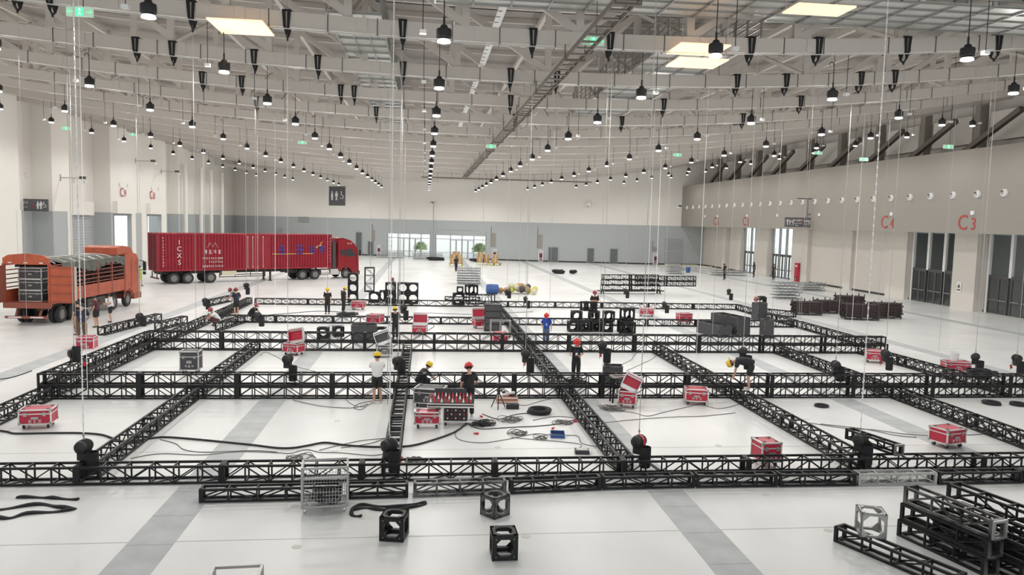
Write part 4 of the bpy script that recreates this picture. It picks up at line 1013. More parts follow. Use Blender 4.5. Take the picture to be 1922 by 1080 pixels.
gc = flight_case('grey flight case tipped beside the control rack', (.25, 26.6, 0), R(-16), 1.0, .7, .5, 'grey_case')
flight_case('red flight case with white edges under the power distribution console', (.14, 23.8, 0), R(-3), .78, .46, .36, m='case_red')
# black cases stacked at the rear of the orange lorry
for k in range(3):
    x_, y_ = world(ot, .95, 1.35)
    flight_case(['black chrome-cornered case at the bottom of the stack inside the orange lorry', 'black chrome-cornered case in the middle of the stack inside the orange lorry', 'black chrome-cornered case on top of the stack inside the orange lorry'][k], (x_, y_, bz+.02+.64*k), R(-3.4), 1.25, .9, .6, 'grey_case', casters=False, print_=False)
# ------------------------------------------------------------------ power distribution console
pc = thing('power_console', 'black power distribution console with rows of red and white connectors', 'console', (1.05, 24.2, 0), R(-4)); pc.scale = (.94, .9, .76)
part('rack_frame', MB().span((-.42, -.3, .14), (.42, .3, .2)).bar((-.42, -.3, .14), (-.42, -.3, .78), .04).bar((.42, -.3, .14), (.42, -.3, .78), .04).bar((-.42, .3, .14), (-.42, .3, .78), .04).bar((.42, .3, .14), (.42, .3, .78), .04).bar((-.42, -.3, .78), (.42, -.3, .78), .04), 'case_edge', pc)
part('rack_body', MB().span((-.4, -.26, .2), (.4, .28, .78)), 'black', pc)
part('console_top', MB().prism([(-.36, .80), (-.36, .93), (.3, 1.18), (.3, .80)], -.95, .6, 'yz'), 'black', pc)
part('console_edge', MB().bar((-.95, -.37, .82), (.6, -.37, .82), .05).bar((-.95, -.37, .93), (.6, -.37, .93), .04).bar((-.95, -.37, .8), (-.95, .3, .8), .04).bar((.6, -.37, .8), (.6, .3, .8), .04), 'case_edge', pc)
part('console_lid', MB().span((-.75, .3, 1.0), (.35, .34, 1.42)), 'grey_case', pc)
plug = MB().lathe([(.032, 0), (.032, .06), (.02, .09), (.012, .16)], 8).mesh('connector', 'red', True); plug2 = MB().lathe([(.032, 0), (.032, .06), (.02, .09), (.012, .16)], 8).mesh('connector', 'white', True)
for r_ in range(3):
    for i in range(12):
        link('connector', plug if (i+r_) % 3 else plug2, pc, (-.85+i*.122, -.25+r_*.2, .97+r_*.075), (R(-20), 0, 0))
for r_ in range(3):
    for i in range(5): link('connector', plug if (i+r_) % 2 else plug2, pc, (-.28+i*.14, -.26, .32+r_*.17), (PI/2, 0, 0))
cw = MB().lathe([(0, -.03), (.07, -.03), (.07, .03), (0, .03)], 10, (0, 0, .07), 'x').mesh('caster', 'rubber')
for a in (-1, 1):
    for b in (-1, 1): link('caster', cw, pc, (a*.34, b*.24, 0))
# ------------------------------------------------------------------ wire cage trolleys
def cage(label, loc, rz, W_, D_, H_):
    t = thing('cage_trolley', label, 'trolley', loc, rz); f = MB(); q = .045
    for a in (-1, 1):
        for b in (-1, 1):
            f.bar((a*W_/2, b*D_/2, .14), (a*W_/2, b*D_/2, H_), q); f.bar((-W_/2, a*D_/2, (.16, H_)[b > 0]), (W_/2, a*D_/2, (.16, H_)[b > 0]), q); f.bar((a*W_/2, -D_/2, (.16, H_)[b > 0]), (a*W_/2, D_/2, (.16, H_)[b > 0]), q)
        f.bar((a*W_/2, -D_/2, H_*.78), (a*W_/2, D_/2, H_*.78), q*.8)
    f.bar((-W_/2, -D_/2, H_*.78), (W_/2, -D_/2, H_*.78), q)
    part('frame', f, 'silver', t)
    wire = MB()
    n = int(W_/.065)
    for i in range(1, n): 
        x = -W_/2+W_*i/n
        wire.bar((x, -D_/2, .16), (x, -D_/2, H_*.55), .009); wire.bar((x, D_/2, .16), (x, D_/2, H_*.78), .009)
    n2 = int(D_/.065)
    for i in range(1, n2):
        y = -D_/2+D_*i/n2
        for s_ in (-1, 1): wire.bar((s_*W_/2, y, .16), (s_*W_/2, y, H_*.78), .009)
        wire.bar((-W_/2, y, .17), (W_/2, y, .17), .009)
    for k in range(1, 8):
        z = .16+(H_*.78-.16)*k/8
        if k < 5: wire.bar((-W_/2, -D_/2, z), (W_/2, -D_/2, z), .009)
        wire.bar((-W_/2, D_/2, z), (W_/2, D_/2, z), .009)
        for s_ in (-1, 1): wire.bar((s_*W_/2, -D_/2, z), (s_*W_/2, D_/2, z), .009)
    w_ = part('wire_mesh', wire, 'silver', t); w_['kind'] = 'stuff'
    cwm = MB().lathe([(0, -.02), (.065, -.02), (.07, 0), (.065, .02), (0, .02)], 12, (0, 0, .07), 'x').mesh('caster', 'galv'); fk = MB().bar((-.03, 0, .07), (-.03, 0, .16), .012, .05).bar((.03, 0, .07), (.03, 0, .16), .012, .05).mesh('fork', 'silver')
    for a in (-1, 1):
        for b in (-1, 1): c_ = link('caster', cwm, t, (a*(W_/2-.06), b*(D_/2-.06), 0)); link('fork', fk, c_)
    return t
cage('silver wire cage trolley on casters holding tangled black cable', (-2.15, 17.06, 0), R(6), .98, .62, 1.02)
cage('silver wire cage trolley whose rim shows on the bare floor in front of the straps', (-2.83, 11.72, 0), R(3), .72, .6, 1.0)
def heap(name, label, cat, loc, r, n, m, rad, hgt, seed, rz=0):
    rnd = random.Random(seed); mb = MB()
    for k in range(n):
        c = Vector((rnd.uniform(-.3, .3)*r, rnd.uniform(-.3, .3)*r, rad+rnd.uniform(0, hgt))); a0 = rnd.uniform(0, 6); rr = r*rnd.uniform(.35, .75); e2 = rnd.uniform(.5, 1)
        pts = [c+Vector((rr*math.cos(a0+t_*.45), rr*e2*math.sin(a0+t_*.45), .03*math.sin(t_*1.3+k))) for t_ in range(14)]
        for p in pts: p.z = max(p.z, rad)
        mb.path(pts, rad, 5, True)
    o = part(name, mb, m, None, loc, (0, 0, rz), smooth=True); tag(o, label, cat); o['kind'] = 'stuff'
    return o
heap('cable_tangle', 'tangled black cable lying in the wire cage trolley', 'cable', (-2.15, 17.06, .18), .38, 16, 'rubber', .02, .22, 3)
# ------------------------------------------------------------------ straps, trays, stands and small things on the floor
def strap(label, pts, w_=.09, m='black_cloth'):
    mb = MB(); vs = []; fs = []; P = [Vector(p) for p in pts]
    Q = []
    for i in range(len(P)-1):
        for k in range(5):
            t_ = k/5; p0 = P[max(0, i-1)]; p1, p2 = P[i], P[i+1]; p3 = P[min(len(P)-1, i+2)]
            Q.append(.5*((2*p1)+(p2-p0)*t_+(2*p0-5*p1+4*p2-p3)*t_*t_+(3*p1-p0-3*p2+p3)*t_**3))
    Q.append(P[-1])
    for i, q in enumerate(Q):
        d = (Q[min(i+1, len(Q)-1)]-Q[max(0, i-1)]).normalized(); s_ = d.cross(Vector((0, 0, 1))).normalized()*w_/2
        up_ = Vector((0, 0, .035+.02*math.sin(i*.9)))
        vs += [q-s_, q+s_, q+s_*.7+up_, q-s_*.7+up_]
    n = len(Q)
    for i in range(n-1):
        for k in range(4): fs.append((i*4+k, i*4+(k+1) % 4, i*4+4+(k+1) % 4, i*4+4+k))
    fs += [(0, 1, 2, 3), (n*4-1, n*4-2, n*4-3, n*4-4)]
    o = part('webbing_strap', mb.add(vs, fs), m, None, smooth=True); tag(o, label, 'strap'); return o
strap('looped black lifting strap lying flat in front of the wire cage trolley', [(-1.55, 16.85, .005), (-1.25, 17.0, .005), (-.9, 16.85, .005), (-.3, 16.95, .005), (.05, 17.15, .005), (-.02, 17.25, .005), (-.6, 17.02, .005), (-1.2, 17.15, .005), (-1.5, 17.1, .005), (-1.52, 16.6, .005), (-1.3, 16.5, .005)])
strap('twisted black lifting strap heaped on the floor at the left below the front truss', [(-9.6, 17.0, .005), (-9.0, 17.3, .005), (-8.4, 17.55, .005), (-7.9, 17.35, .005), (-7.55, 17.25, .005), (-7.8, 17.1, .005), (-8.4, 17.0, .005), (-8.7, 16.75, .005), (-9.3, 17.0, .005)], .12)
strap('second black strap beside the twisted strap below the front truss', [(-9.1, 18.0, .005), (-8.6, 17.98, .005), (-8.2, 17.9, .005), (-7.7, 17.8, .005)], .1)
tr = thing('plastic_tray', 'dark blue plastic tray lying between the cable coils', 'tray', (4.1, 22.7, 0), R(-8))
part('base', MB().span((-.21, -.26, 0), (.21, .26, .02)), 'navy_tray', tr)
part('rim', MB().bar((-.21, -.26, .05), (.21, -.26, .05), .02, .1).bar((-.21, .26, .05), (.21, .26, .05), .02, .1).bar((-.21, -.26, .05), (-.21, .26, .05), .02, .1).bar((.21, -.26, .05), (.21, .26, .05), .02, .1), 'blue_plastic', tr)
bb_ = thing('junction_box', 'flat black junction box on the floor beside the front truss', 'junction box', (4.5, 20.95, 0), R(-6))
part('case', MB().span((-.2, -.16, 0), (.2, .16, .1)), 'grey_case', bb_); part('socket_plate', MB().span((-.16, -.12, .1), (.16, .12, .12)), 'silver', bb_)
b2 = thing('cable_reel_box', 'low black cable box behind the big cable coil', 'box', (3.1, 26.15, 0), R(-4)); part('case', MB().span((-.22, -.12, 0), (.22, .12, .16)), 'black', b2); part('handle', MB().path([(-.12, 0, .16), (-.1, 0, .2), (.1, 0, .2), (.12, 0, .16)], .012, 5), 'silver', b2)
tp = thing('tripod_stand', 'black tripod stand beside the orange-red crate', 'tripod', (2.6, 26.2, 0))
for k in range(3): part('leg', MB().tube((.28*math.cos(k*2.1+.4), .28*math.sin(k*2.1+.4), .01), (0, 0, .6), .018, 6), 'black', tp)
part('column', MB().tube((0, 0, .45), (0, 0, .82), .022, 8).box((0, 0, .85), (.14, .12, .08)), 'black', tp)
cr_ = thing('tool_crate', 'orange-red crate piled with white tools and cables', 'crate', (2.98, 27.1, 0), R(-2))
part('crate_body', MB().span((-.35, -.22, 0), (.4, .22, .2)), 'tripod_brick', cr_); part('crate_rim', MB().bar((-.35, -.23, .2), (.4, -.23, .2), .03).bar((-.35, .23, .2), (.4, .23, .2), .03).bar((-.35, -.23, .06), (.4, -.23, .06), .025), 'white', cr_)
rnd = random.Random(5)
for k in range(7): part('tool', MB().box((0, 0, 0), (rnd.uniform(.1, .25), .08, .07), Matrix.Rotation(rnd.uniform(0, 3), 3, 'Z')), 'white' if k % 2 else 'grey_case', cr_, (rnd.uniform(-.25, .3), rnd.uniform(-.12, .12), .22+.03*k))
sd = thing('utility_stand', 'silver-topped black stand in front of the stacked trusses', 'stand', (7.15, 27.1, 0), R(5))
for a, b in ((-.3, -.15), (.3, -.15), (-.3, .15), (.3, .15)): part('leg', MB().bar((a, b, 0), (a*.95, b*.9, .95), .05), 'truss', sd)
part('top_frame', MB().bar((-.33, -.18, .95), (.33, -.18, .95), .06).bar((-.33, .18, .95), (.33, .18, .95), .06).bar((-.33, -.18, .95), (-.33, .18, .95), .06).bar((.33, -.18, .95), (.33, .18, .95), .06), 'silver', sd)
part('brace', MB().bar((-.3, -.15, .3), (.3, .15, .3), .03).bar((-.3, .15, .3), (.3, -.15, .3), .03), 'silver', sd)
def ring(name, label, loc, r, n, rad, m='rubber', seed=1):
    mb = MB(); rnd = random.Random(seed)
    for k in range(n):
        rr = r*(1-.1*(k % 3)); zz = rad+(k//3)*rad*1.7; ox, oy = rnd.uniform(-.03, .03), rnd.uniform(-.03, .03)
        mb.path([(ox+rr*math.cos(i*PI/10), oy+rr*math.sin(i*PI/10), zz) for i in range(20)], rad, 5, True)
    o = part(name, mb, m, None, loc, smooth=True); tag(o, label, 'cable'); return o
ring('cable_coil', 'big black coil of thick cable on the floor beside the lengthwise truss', (3.95, 25.5, 0), .38, 9, .032, seed=1)
ring('cable_coil', 'flat round black coil of cable alone on the floor by the right-hand truss', (14.55, 26.3, 0), .24, 5, .022, seed=2)
ring('cable_coil', 'dark coil of cable on the floor at the foot of the right-hand stacked trusses', (21.6, 26.6, 0), .3, 6, .03, seed=3)
ring('cable_coil', 'smaller dark coil of cable next to another at the right-hand stacked trusses', (22.5, 26.4, 0), .26, 6, .03, seed=4)
heap('cable_tangle', 'loose thin cable loops behind the blue tray', 'cable', (2.9, 24.5, 0), .5, 7, 'cable_dark', .012, .05, 11)
heap('cable_tangle', 'loose thin cable loops left of the blue tray', 'cable', (3.0, 22.9, 0), .42, 5, 'cable_dark', .012, .04, 12)
heap('cable_tangle', 'small loops of thin cable beside the blue tray', 'cable', (3.6, 22.4, 0), .32, 4, 'cable_dark', .012, .04, 13)
heap('cable_tangle', 'thin cable loops with a red plug beside the lengthwise truss', 'cable', (4.6, 24.2, 0), .45, 5, 'cable_dark', .012, .04, 14)
heap('cable_tangle', 'dark cable tangle at the foot of the ladder-like truss by the hoist', 'cable', (-.25, 20.3, 0), .36, 10, 'cable_dark', .012, .08, 15)
heap('cable_tangle', 'tangle of black cable under the power console', 'cable', (1.9, 24.0, 0), .5, 10, 'rubber', .014, .1, 16)
heap('cable_tangle', 'black cable heap between the stand and the lengthwise truss', 'cable', (6.6, 25.9, 0), .5, 9, 'cable_dark', .014, .08, 17)
heap('cable_tangle', 'dark cable heap behind the stacked trusses beside the bin', 'cable', (6.2, 30.2, 0), .6, 10, 'rubber', .02, .2, 18)
heap('cable_tangle', 'dark cable heap beside the two workers in yellow helmets', 'cable', (-5.0, 51.2, 0), .9, 12, 'rubber', .03, .2, 19)
heap('cable_tangle', 'pale loops of thin cable left of the ladder-like truss', 'cable', (-3.3, 20.7, 0), .5, 5, 'cable_dark', .012, .04, 20)
pl = MB().lathe([(.028, 0), (.034, .06), (.026, .12), (.012, .17)], 8, axis='x').mesh('plug', 'red', True)
for i, (x, y, l) in enumerate(((4.9, 24.3, 'red power plug lying on cable loops by the lengthwise truss'), (4.05, 23.4, 'red power plug on the floor behind the blue tray'), (1.95, 24.9, 'red power plug beside the power console'), (1.7, 22.9, 'red inline socket on the floor in front of the console'))):
    o = link('power_plug', pl, None, (x, y, .035), (0, 0, i)); tag(o, l, 'plug')
# ------------------------------------------------------------------ open bins and dark crates
def crate(label, loc, rz, a, b, h, m='grey_case', name='open_crate'):
    t = thing(name, label, 'crate', loc, rz)
    part('base', MB().span((-a/2, -b/2, 0), (a/2, b/2, .04)), m, t)
    for s_ in (-1, 1): part('side', MB().span((-a/2, s_*b/2-.02, 0), (a/2, s_*b/2+.02, h)), m, t); part('side', MB().span((s_*a/2-.02, -b/2, 0), (s_*a/2+.02, b/2, h)), m, t)
    rib = MB().bar((0, 0, 0), (0, 0, h), .05)
    rm = rib.mesh('rib', 'truss_worn')
    for a_ in (-1, 1):
        for b_ in (-1, 1): link('rib', rm, t, (a_*a/2, b_*b/2, 0))
    part('rim', MB().bar((-a/2, -b/2, h), (a/2, -b/2, h), .05).bar((-a/2, b/2, h), (a/2, b/2, h), .05).bar((-a/2, -b/2, h), (-a/2, b/2, h), .05).bar((a/2, -b/2, h), (a/2, b/2, h), .05), 'truss_worn', t)
    return t
crate('tall dark grey open crate on the floor behind the stacked trusses', (18.5, 44.6, 0), R(14), .9, 2.6, 1.15)
crate('low dark grey open crate in front of the tall one', (17.35, 44.2, 0), R(14), .9, 2.2, .7)
crate('upright grey crate behind the right-hand stacked trusses', (20.2, 43.2, 0), R(0), .55, .6, 1.1)
crate('black bin beside the hanging hoist and the man with the lanyard', (7.6, 30.0, 0), R(-12), .75, .6, .8)
crate('dark grey panel crate at the right end of the far truss', (23.6, 51.8, 0), R(20), .8, .6, 1.2)
crate('dark crate behind the worker in dark clothes at the block heap', (-3.2, 41.2, 0), R(6), 1.3, .8, .85)
# ------------------------------------------------------------------ heaps of corner blocks and truss pieces
def cb_pile(spots, tail):
    for i, (x, y, z, rz, s_) in enumerate(spots):
        corner_block(tail, (x, y, z), R(rz), s_, 'truss', .1, group=tail+' group')
cb_pile([(8.9, 45.2, 0, 0, .62), (9.6, 45.2, 0, 0, .62), (10.3, 45.3, 0, 4, .62), (11.0, 45.2, 0, 0, .62), (9.1, 45.2, .63, 0, .62), (10.2, 45.3, .63, 0, .62), (11.1, 45.3, .63, 3, .62), (9.7, 45.3, 1.26, 20, .55), (10.0, 46.1, 0, 0, .62), (10.7, 46.1, 0, 0, .62)], 'black corner block in the heap under the man in black')
cb_pile([(12.0, 44.2, 0, 10, .75), (12.1, 45.1, 0, 10, .75), (12.2, 45.1, .76, 10, .7)], 'black corner block in the stack beside the heap')
cb_pile([(-5.5, 59.9, 0, 0, .75), (-5.5, 59.9, .76, 0, .75), (-5.5, 59.9, 1.52, 0, .75), (-3.0, 61.2, 0, 30, .85), (-3.9, 60.2, 0, 0, .8), (-2.6, 59.6, 0, 0, .8), (-.9, 59.6, 0, 0, .8), (-.9, 59.6, .81, 0, .8), (-1.7, 59.7, 0, 0, .8), (-1.7, 59.7, .81, 0, .8), (-2.62, 59.6, .81, 0, .8)], 'black corner block in the far heap behind the yellow helmets')
for k in range(2):
    t = thing('truss_block', ['upright black truss block on top of the far heap', 'leaning black truss block lying on the far heap'][k], 'truss', (-3.9, 60.2, .82) if k == 0 else (4.3, 59.6, 0), 0)
    fm, bm_ = truss_meshes(1.9 if k == 0 else 2.2, .75, 'zig', 'truss')
    s_ = link('truss_section', fm, t, (0, 0, 0) if k == 0 else (-1, 0, 0), (0, -PI/2, 0) if k == 0 else (0, 0, .3)); link('bracing', bm_, s_)
cb_pile([(3.6, 59.4, .76, 20, .8), (2.6, 59.2, .0, 0, .9), (2.7, 59.2, .91, 0, .5)], 'dark corner block on the heap at the far end of the lengthwise truss')
cb_pile([(-4.7, 42.6, 0, 20, .55), (-3.0, 42.0, 0, 5, .6), (-2.35, 42.0, 0, 0, .6), (-5.4, 41.8, 0, 0, .6)], 'black corner block behind the stacked trusses near the pink-red case')
spk = thing('speaker_rack', 'tall dark equipment rack beside the open red case with its lid up', 'rack', (4.05, 45.2, 0), R(-4))
part('cabinet', MB().span((-.5, -.4, 0), (.5, .4, 1.6)), 'black', spk)
for k in range(4): part('shelf_front', MB().span((-.44, -.42, .1+k*.38), (.44, -.4, .4+k*.38)), 'grey_case', spk)
part('edge_frame', MB().bar((-.5, -.4, 0), (-.5, -.4, 1.6), .05).bar((.5, -.4, 0), (.5, -.4, 1.6), .05).bar((-.5, -.4, 1.6), (.5, -.4, 1.6), .05), 'truss_worn', spk)
rk = thing('frame_trolley', 'small silver frame trolley in front of the dark equipment rack', 'trolley', (4.25, 42.6, 0)); 
f_ = MB()
for a in (-1, 1):
    for b in (-1, 1): f_.bar((a*.55, b*.3, .12), (a*.55, b*.3, .95), .05)
    f_.bar((-.55, a*.3, .95), (.55, a*.3, .95), .05); f_.bar((-.55, a*.3, .14), (.55, a*.3, .14), .05); f_.bar((a*.55, -.3, .95), (a*.55, .3, .95), .05); f_.bar((0, a*.3, .14), (0, a*.3, .95), .04)
part('frame', f_, 'silver', rk)
for a in (-1, 1):
    for b in (-1, 1): link('caster', cw, rk, (a*.5, b*.27, 0))
# ------------------------------------------------------------------ far truss stacks, racks and heaps
for k in range(3):
    run('black truss in the far stack on the dolly, layer %s' % ('at the bottom', 'in the middle', 'on top')[k], (16.4+.05*k, 70.2), (22.3-.1*k, 71.2), .32+.5*k, .48, 'zig', 'truss', 3.5, 'trusses stacked on the far dolly', 'stacked_truss')
    if k: run('cross-braced truss overlapping the far stack, layer %s' % ('', 'below', 'above')[k], (19.6, 69.8), (25.6, 70.6), .28+.5*k, .48, 'x', 'truss', 3.0, 'trusses stacked on the far dolly', 'stacked_truss')
dy = thing('dolly', 'low dark dolly carrying the far truss stack', 'dolly', (19.3, 70.7, 0), R(9.6)); part('platform', MB().span((-3.2, -.4, .2), (3.4, .4, .3)), 'grey_case', dy)
for a in (-2.8, 3):
    for b in (-.3, .3): link('caster', cw, dy, (a, b, 0), None, (1.4, 1.4, 1.4))
def bundle(label, x, y, rz, L, h):
    t = thing('pipe_rack', label, 'rack', (x, y, 0), R(rz)); f = MB()
    for a in (-.92, 0, .92):
        for b in (-.55, .55): f.bar((a*L/2, b, 0), (a*L/2, b, h*1.08), .07)
        f.bar((a*L/2, -.55, .12), (a*L/2, .55, .12), .07)
    for b in (-.55, .55): f.bar((-L/2, b, .12), (L/2, b, .12), .07)
    part('rack_frame', f, 'grey_case', t)
    rnd = random.Random(int(x*10)); pm_ = MB().tube((-L/2, 0, 0), (L/2, 0, 0), .075, 6).mesh('pipe', 'brown_rack')
    for r_ in range(int((h-.15)/.14)):
        for c_ in range(7):
            p_ = link('pipe', pm_, t, (rnd.uniform(-.12, .12), -.46+c_*.153, .24+r_*.14))
bundle('dark brown pipe rack nearest the man bending at the grid edge', 28.9, 55.2, -8, 2.0, 1.1)
bundle('dark brown pipe rack second from the bending man', 31.2, 56.4, -10, 2.0, 1.1)
bundle('dark brown pipe rack standing forward with the hanging chains', 31.6, 52.5, -14, 2.4, 1.25)
bundle('dark brown pipe rack nearest the glazed doors', 34.2, 53.6, -8, 2.1, 1.15)
bundle('dark brown pipe rack behind the forward one', 33.6, 57.4, -10, 2.0, 1.35)
def meshpile(label, x, y, n, w_, d, hh, m='frame_grey', jit=.25, name='grating_stack', rz=0):
    t = thing(name, label, 'stack', (x, y, 0), R(rz)); rnd = random.Random(int(x*7+y)); g = MB()
    for k in range(5): g.bar((-w_/2, -d/2+d*k/4, 0), (w_/2, -d/2+d*k/4, 0), .07, .09)
    for k in range(6): g.bar((-w_/2+w_*k/5, -d/2, 0), (-w_/2+w_*k/5, d/2, 0), .07, .09)
    for k in range(6): g.bar((-w_/2+w_*k/5, -d/2, 0), (-w_/2+w_*k/5, -d/2, hh*.8), .06)
    gm = g.mesh('frame_panel', m)
    for i in range(n): link('frame_panel', gm, t, (rnd.uniform(-jit, jit), rnd.uniform(-.2, .2), .05+i*hh), (0, 0, rnd.uniform(-.1, .1)*jit*3))
meshpile('tall stack of silver frame panels on the open floor beyond the grid', 4.45, 78.9, 7, 2.3, 1.4, .26, 'frame_grey', .02)
meshpile('loose stack of silver frame panels beside the dark pipe racks', 33.3, 67.6, 6, 2.2, 1.4, .28)
meshpile('low heap of silver frame panels by the fire hose cabinet', 40.7, 77.2, 4, 2.4, 1.2, .24)
meshpile('small heap of silver frame panels near the white tables', 33.4, 100.4, 6, 1.8, 1.2, .25, jit=.3)
meshpile('low silver frame panels scattered by the glazed doors', 40.6, 99.2, 3, 4.5, 1.6, .3, jit=.6)
meshpile('silver frame panels stacked against the back entrance', -5.6, 129.6, 4, 4.2, 1.5, .3, jit=.6)
meshpile('silver frame panels spread before the back entrance beside the pole', .6, 127.6, 4, 4.8, 1.5, .28, jit=.5)
def table(label, x, y, rz, L):
    t = thing('folding_table', label, 'table', (x, y, 0), R(rz)); part('table_top', MB().span((-L/2, -.4, .72), (L/2, .4, .78)), 'cream', t)
    lm = MB().bar((0, -.35, 0), (0, -.35, .72), .05).bar((0, .35, 0), (0, .35, .72), .05).bar((0, -.35, .2), (0, .35, .2), .04).mesh('leg', 'galv')
    for a in (-.44, .44): link('leg', lm, t, (a*L, 0, 0))
for i, (x, y, r_) in enumerate(((34.8, 107.5, -6), (37.3, 106.8, -4), (39.8, 106.4, 0), (36.2, 109.4, -5), (39.0, 110.0, 2))):
    table('cream topped folding table in the far cluster below the C6 lettering', x, y, r_, 2.2); bpy.data.objects[-1]
for o in bpy.data.objects:
    if o.name.startswith('folding_table'): o['group'] = 'cream folding tables in the far corner'
bk = thing('bucket', 'blue plastic bucket hanging in the far table cluster', 'bucket', (36.5, 103.6, 0)); part('pail', MB().lathe([(.26, 0), (.36, .75), (.34, .75), (.25, .04)], 14), 'blue_plastic', bk, smooth=True); part('handle', MB().path([(-.35, 0, .72), (-.2, 0, .95), (.2, 0, .95), (.35, 0, .72)], .015, 5), 'silver', bk)
bk = thing('bucket', 'white bucket standing on the red case behind the right-edge truss', 'bucket', (24.4, 32.6, .575)); part('pail', MB().lathe([(.16, 0), (.2, .38), (.19, .38), (.15, .03)], 14), 'white', bk, smooth=True); part('rim', MB().lathe([(.2, .36), (.215, .37), (.215, .39), (.2, .4)], 14, cap=False), 'white', bk)
# pallets with cartons in front of the back entrance
def pallet(label, x, y, rz, boxes, n):
    t = thing('pallet', label, 'pallet', (x, y, 0), R(rz))
    sm = MB().span((-1.0, -.07, 0), (1.0, .07, .03)).mesh('slat', 'wood')
    for k in range(6): link('slat', sm, t, (0, -.6+.24*k, .32))
    for k in (-.9, 0, .9): part('bearer', MB().span((k-.07, -.65, 0), (k+.07, .65, .32)), 'yellow_green', t)
    for i, (a, b, c, w_, d, h) in enumerate(boxes):
        c_, s_ = math.cos(R(rz)), math.sin(R(rz))
        o = thing('carton', 'brown cardboard carton on a pallet before the back entrance', 'carton', (x+a*c_-b*s_, y+a*s_+b*c_, .36+c), R(rz+i*4), 'cartons on the pallets')
        part('box', MB().span((-w_/2, -d/2, 0), (w_/2, d/2, h)), 'carton' if i % 3 else 'wood', o); part('tape', MB().span((-.05, -d/2-.005, 0), (.05, d/2+.005, h+.006)), 'cream', o)
pallet('yellow-edged pallet with cartons in front of the back entrance', 4.4, 109.8, 2, [(-.5, 0, 0, .8, .9, .8), (.45, 0, 0, .8, .9, .7), (-.4, 0, .81, .8, .8, .55), (.4, 0, .71, .7, .8, .6), (0, 0, 1.37, .8, .6, .35)], 5)
pallet('wooden pallet heaped with cartons beside a hose cabinet', 8.6, 114.6, -4, [(-.5, 0, 0, .9, .9, .8), (.5, 0, 0, .8, .9, .6), (-.4, 0, .81, .8, .8, .7), (.45, 0, .61, .7, .7, .6)], 4)
pallet('low wooden pallet with one carton before the heaped pallet', 10.2, 113.2, 5, [(0, 0, 0, .9, .8, .75), (.1, 0, .76, .6, .6, .5)], 2)
# yellow bag heap and black bundles on the far floor
hp = thing('bag_heap', 'heap of yellow, brown and white bags behind the farthest truss', 'heap', (8.5, 68.8, 0))
rnd = random.Random(9)
for k in range(26):
    mcol = ('yellow_green', 'carton', 'cream', 'grey_case', 'wood')[k % 5]
    a = rnd.uniform(0, 6.28); rr = rnd.uniform(0, 1.9)
    part('bag', MB().lathe([(0, -.28), (.2, -.2), (.3, 0), (.22, .18), (.06, .28), (0, .28)], 8), mcol, hp, (rr*math.cos(a), .6*rr*math.sin(a), .28+.7*(1-rr/2)*rnd.random()), (rnd.uniform(-.8, .8), rnd.uniform(-.8, .8), a), smooth=True)
bl = thing('blue_barrel', 'blue plastic barrel lying beside the heap of bags', 'barrel', (6.0, 68.2, .45)); part('drum', MB().lathe([(0, -.55), (.38, -.55), (.44, -.4), (.45, 0), (.44, .4), (.38, .55), (0, .55)], 16, axis='x'), 'blue_plastic', bl, smooth=True); part('hoop', MB().lathe([(.455, -.2), (.47, -.18), (.47, -.14), (.455, -.12)], 16, axis='x', cap=False), 'blue_plastic', bl)
for x, y, l, s_ in ((17.0, 97.0, 'black bundle lying on the open far floor', 1.5), (19.0, 97.2, 'smaller black bundle beside the first on the far floor', .9), (1.6, 124.5, 'long black bundle lying before the pole at the back entrance', 2.6), (8.6, 122.5, 'long black bundle lying between the two pallets', 3.0)):
    heap('cloth_bundle', l, 'bundle', (x, y, 0), .55*s_, 12, 'black_cloth', .14, .25, int(x))
# heap of straps hung at the right-hand motor
heap('strap_heap', 'dark strap heap lying across the truss beside the free hanging hoist at the right', 'heap', (23.4, 29.7, .46), .8, 10, 'black_cloth', .05, .2, 33)
# ================================================================== PEOPLE
def skin(name, V_, E_, R_, m, root=0, sub=1):
    me = bpy.data.meshes.new(name); me.from_pydata([Vector(v) for v in V_], E_, [])
    o = bpy.data.objects.new(name, me)
    md = o.modifiers.new('skin', 'SKIN'); md.use_smooth_shade = True
    for i, r in enumerate(R_):
        sv = me.skin_vertices[0].data[i]; sv.radius = (r, r) if not isinstance(r, tuple) else r
        sv.use_root = (i == root)
    s2 = o.modifiers.new('sub', 'SUBSURF'); s2.levels = sub; s2.render_levels = sub
    out = bake(o); bpy.data.meshes.remove(me)
    out.materials.clear(); out.materials.append(MAT[m]); out.name = name
    out.polygons.foreach_set('use_smooth', [True]*len(out.polygons))
    return out
def sym(p): return (-p[0], p[1], p[2])
STAND = dict(pel=(0, 0, .94), wst=(0, .01, 1.10), chs=(0, 0, 1.29), nck=(0, .0, 1.46), hd0=(0, .02, 1.53), hd1=(0, .03, 1.61), hdt=(0, .02, 1.69),
             hip=(.09, 0, .88), kne=(.10, .03, .49), ank=(.10, -.03, .09), toe=(.125, .14, .035), sh=(.175, 0, 1.40), el=(.24, -.03, 1.13), wr=(.23, .08, .90))
def pose(base=STAND, **k):
    d = {}
    for n, v in base.items():
        if n in ('hip', 'kne', 'ank', 'toe', 'sh', 'el', 'wr'): d[n+'R'] = v; d[n+'L'] = sym(v)
        else: d[n] = v
    for n, v in k.items():
        if n in ('hip', 'kne', 'ank', 'toe', 'sh', 'el', 'wr'): d[n+'R'] = v; d[n+'L'] = sym(v)
        else: d[n] = v
    return d
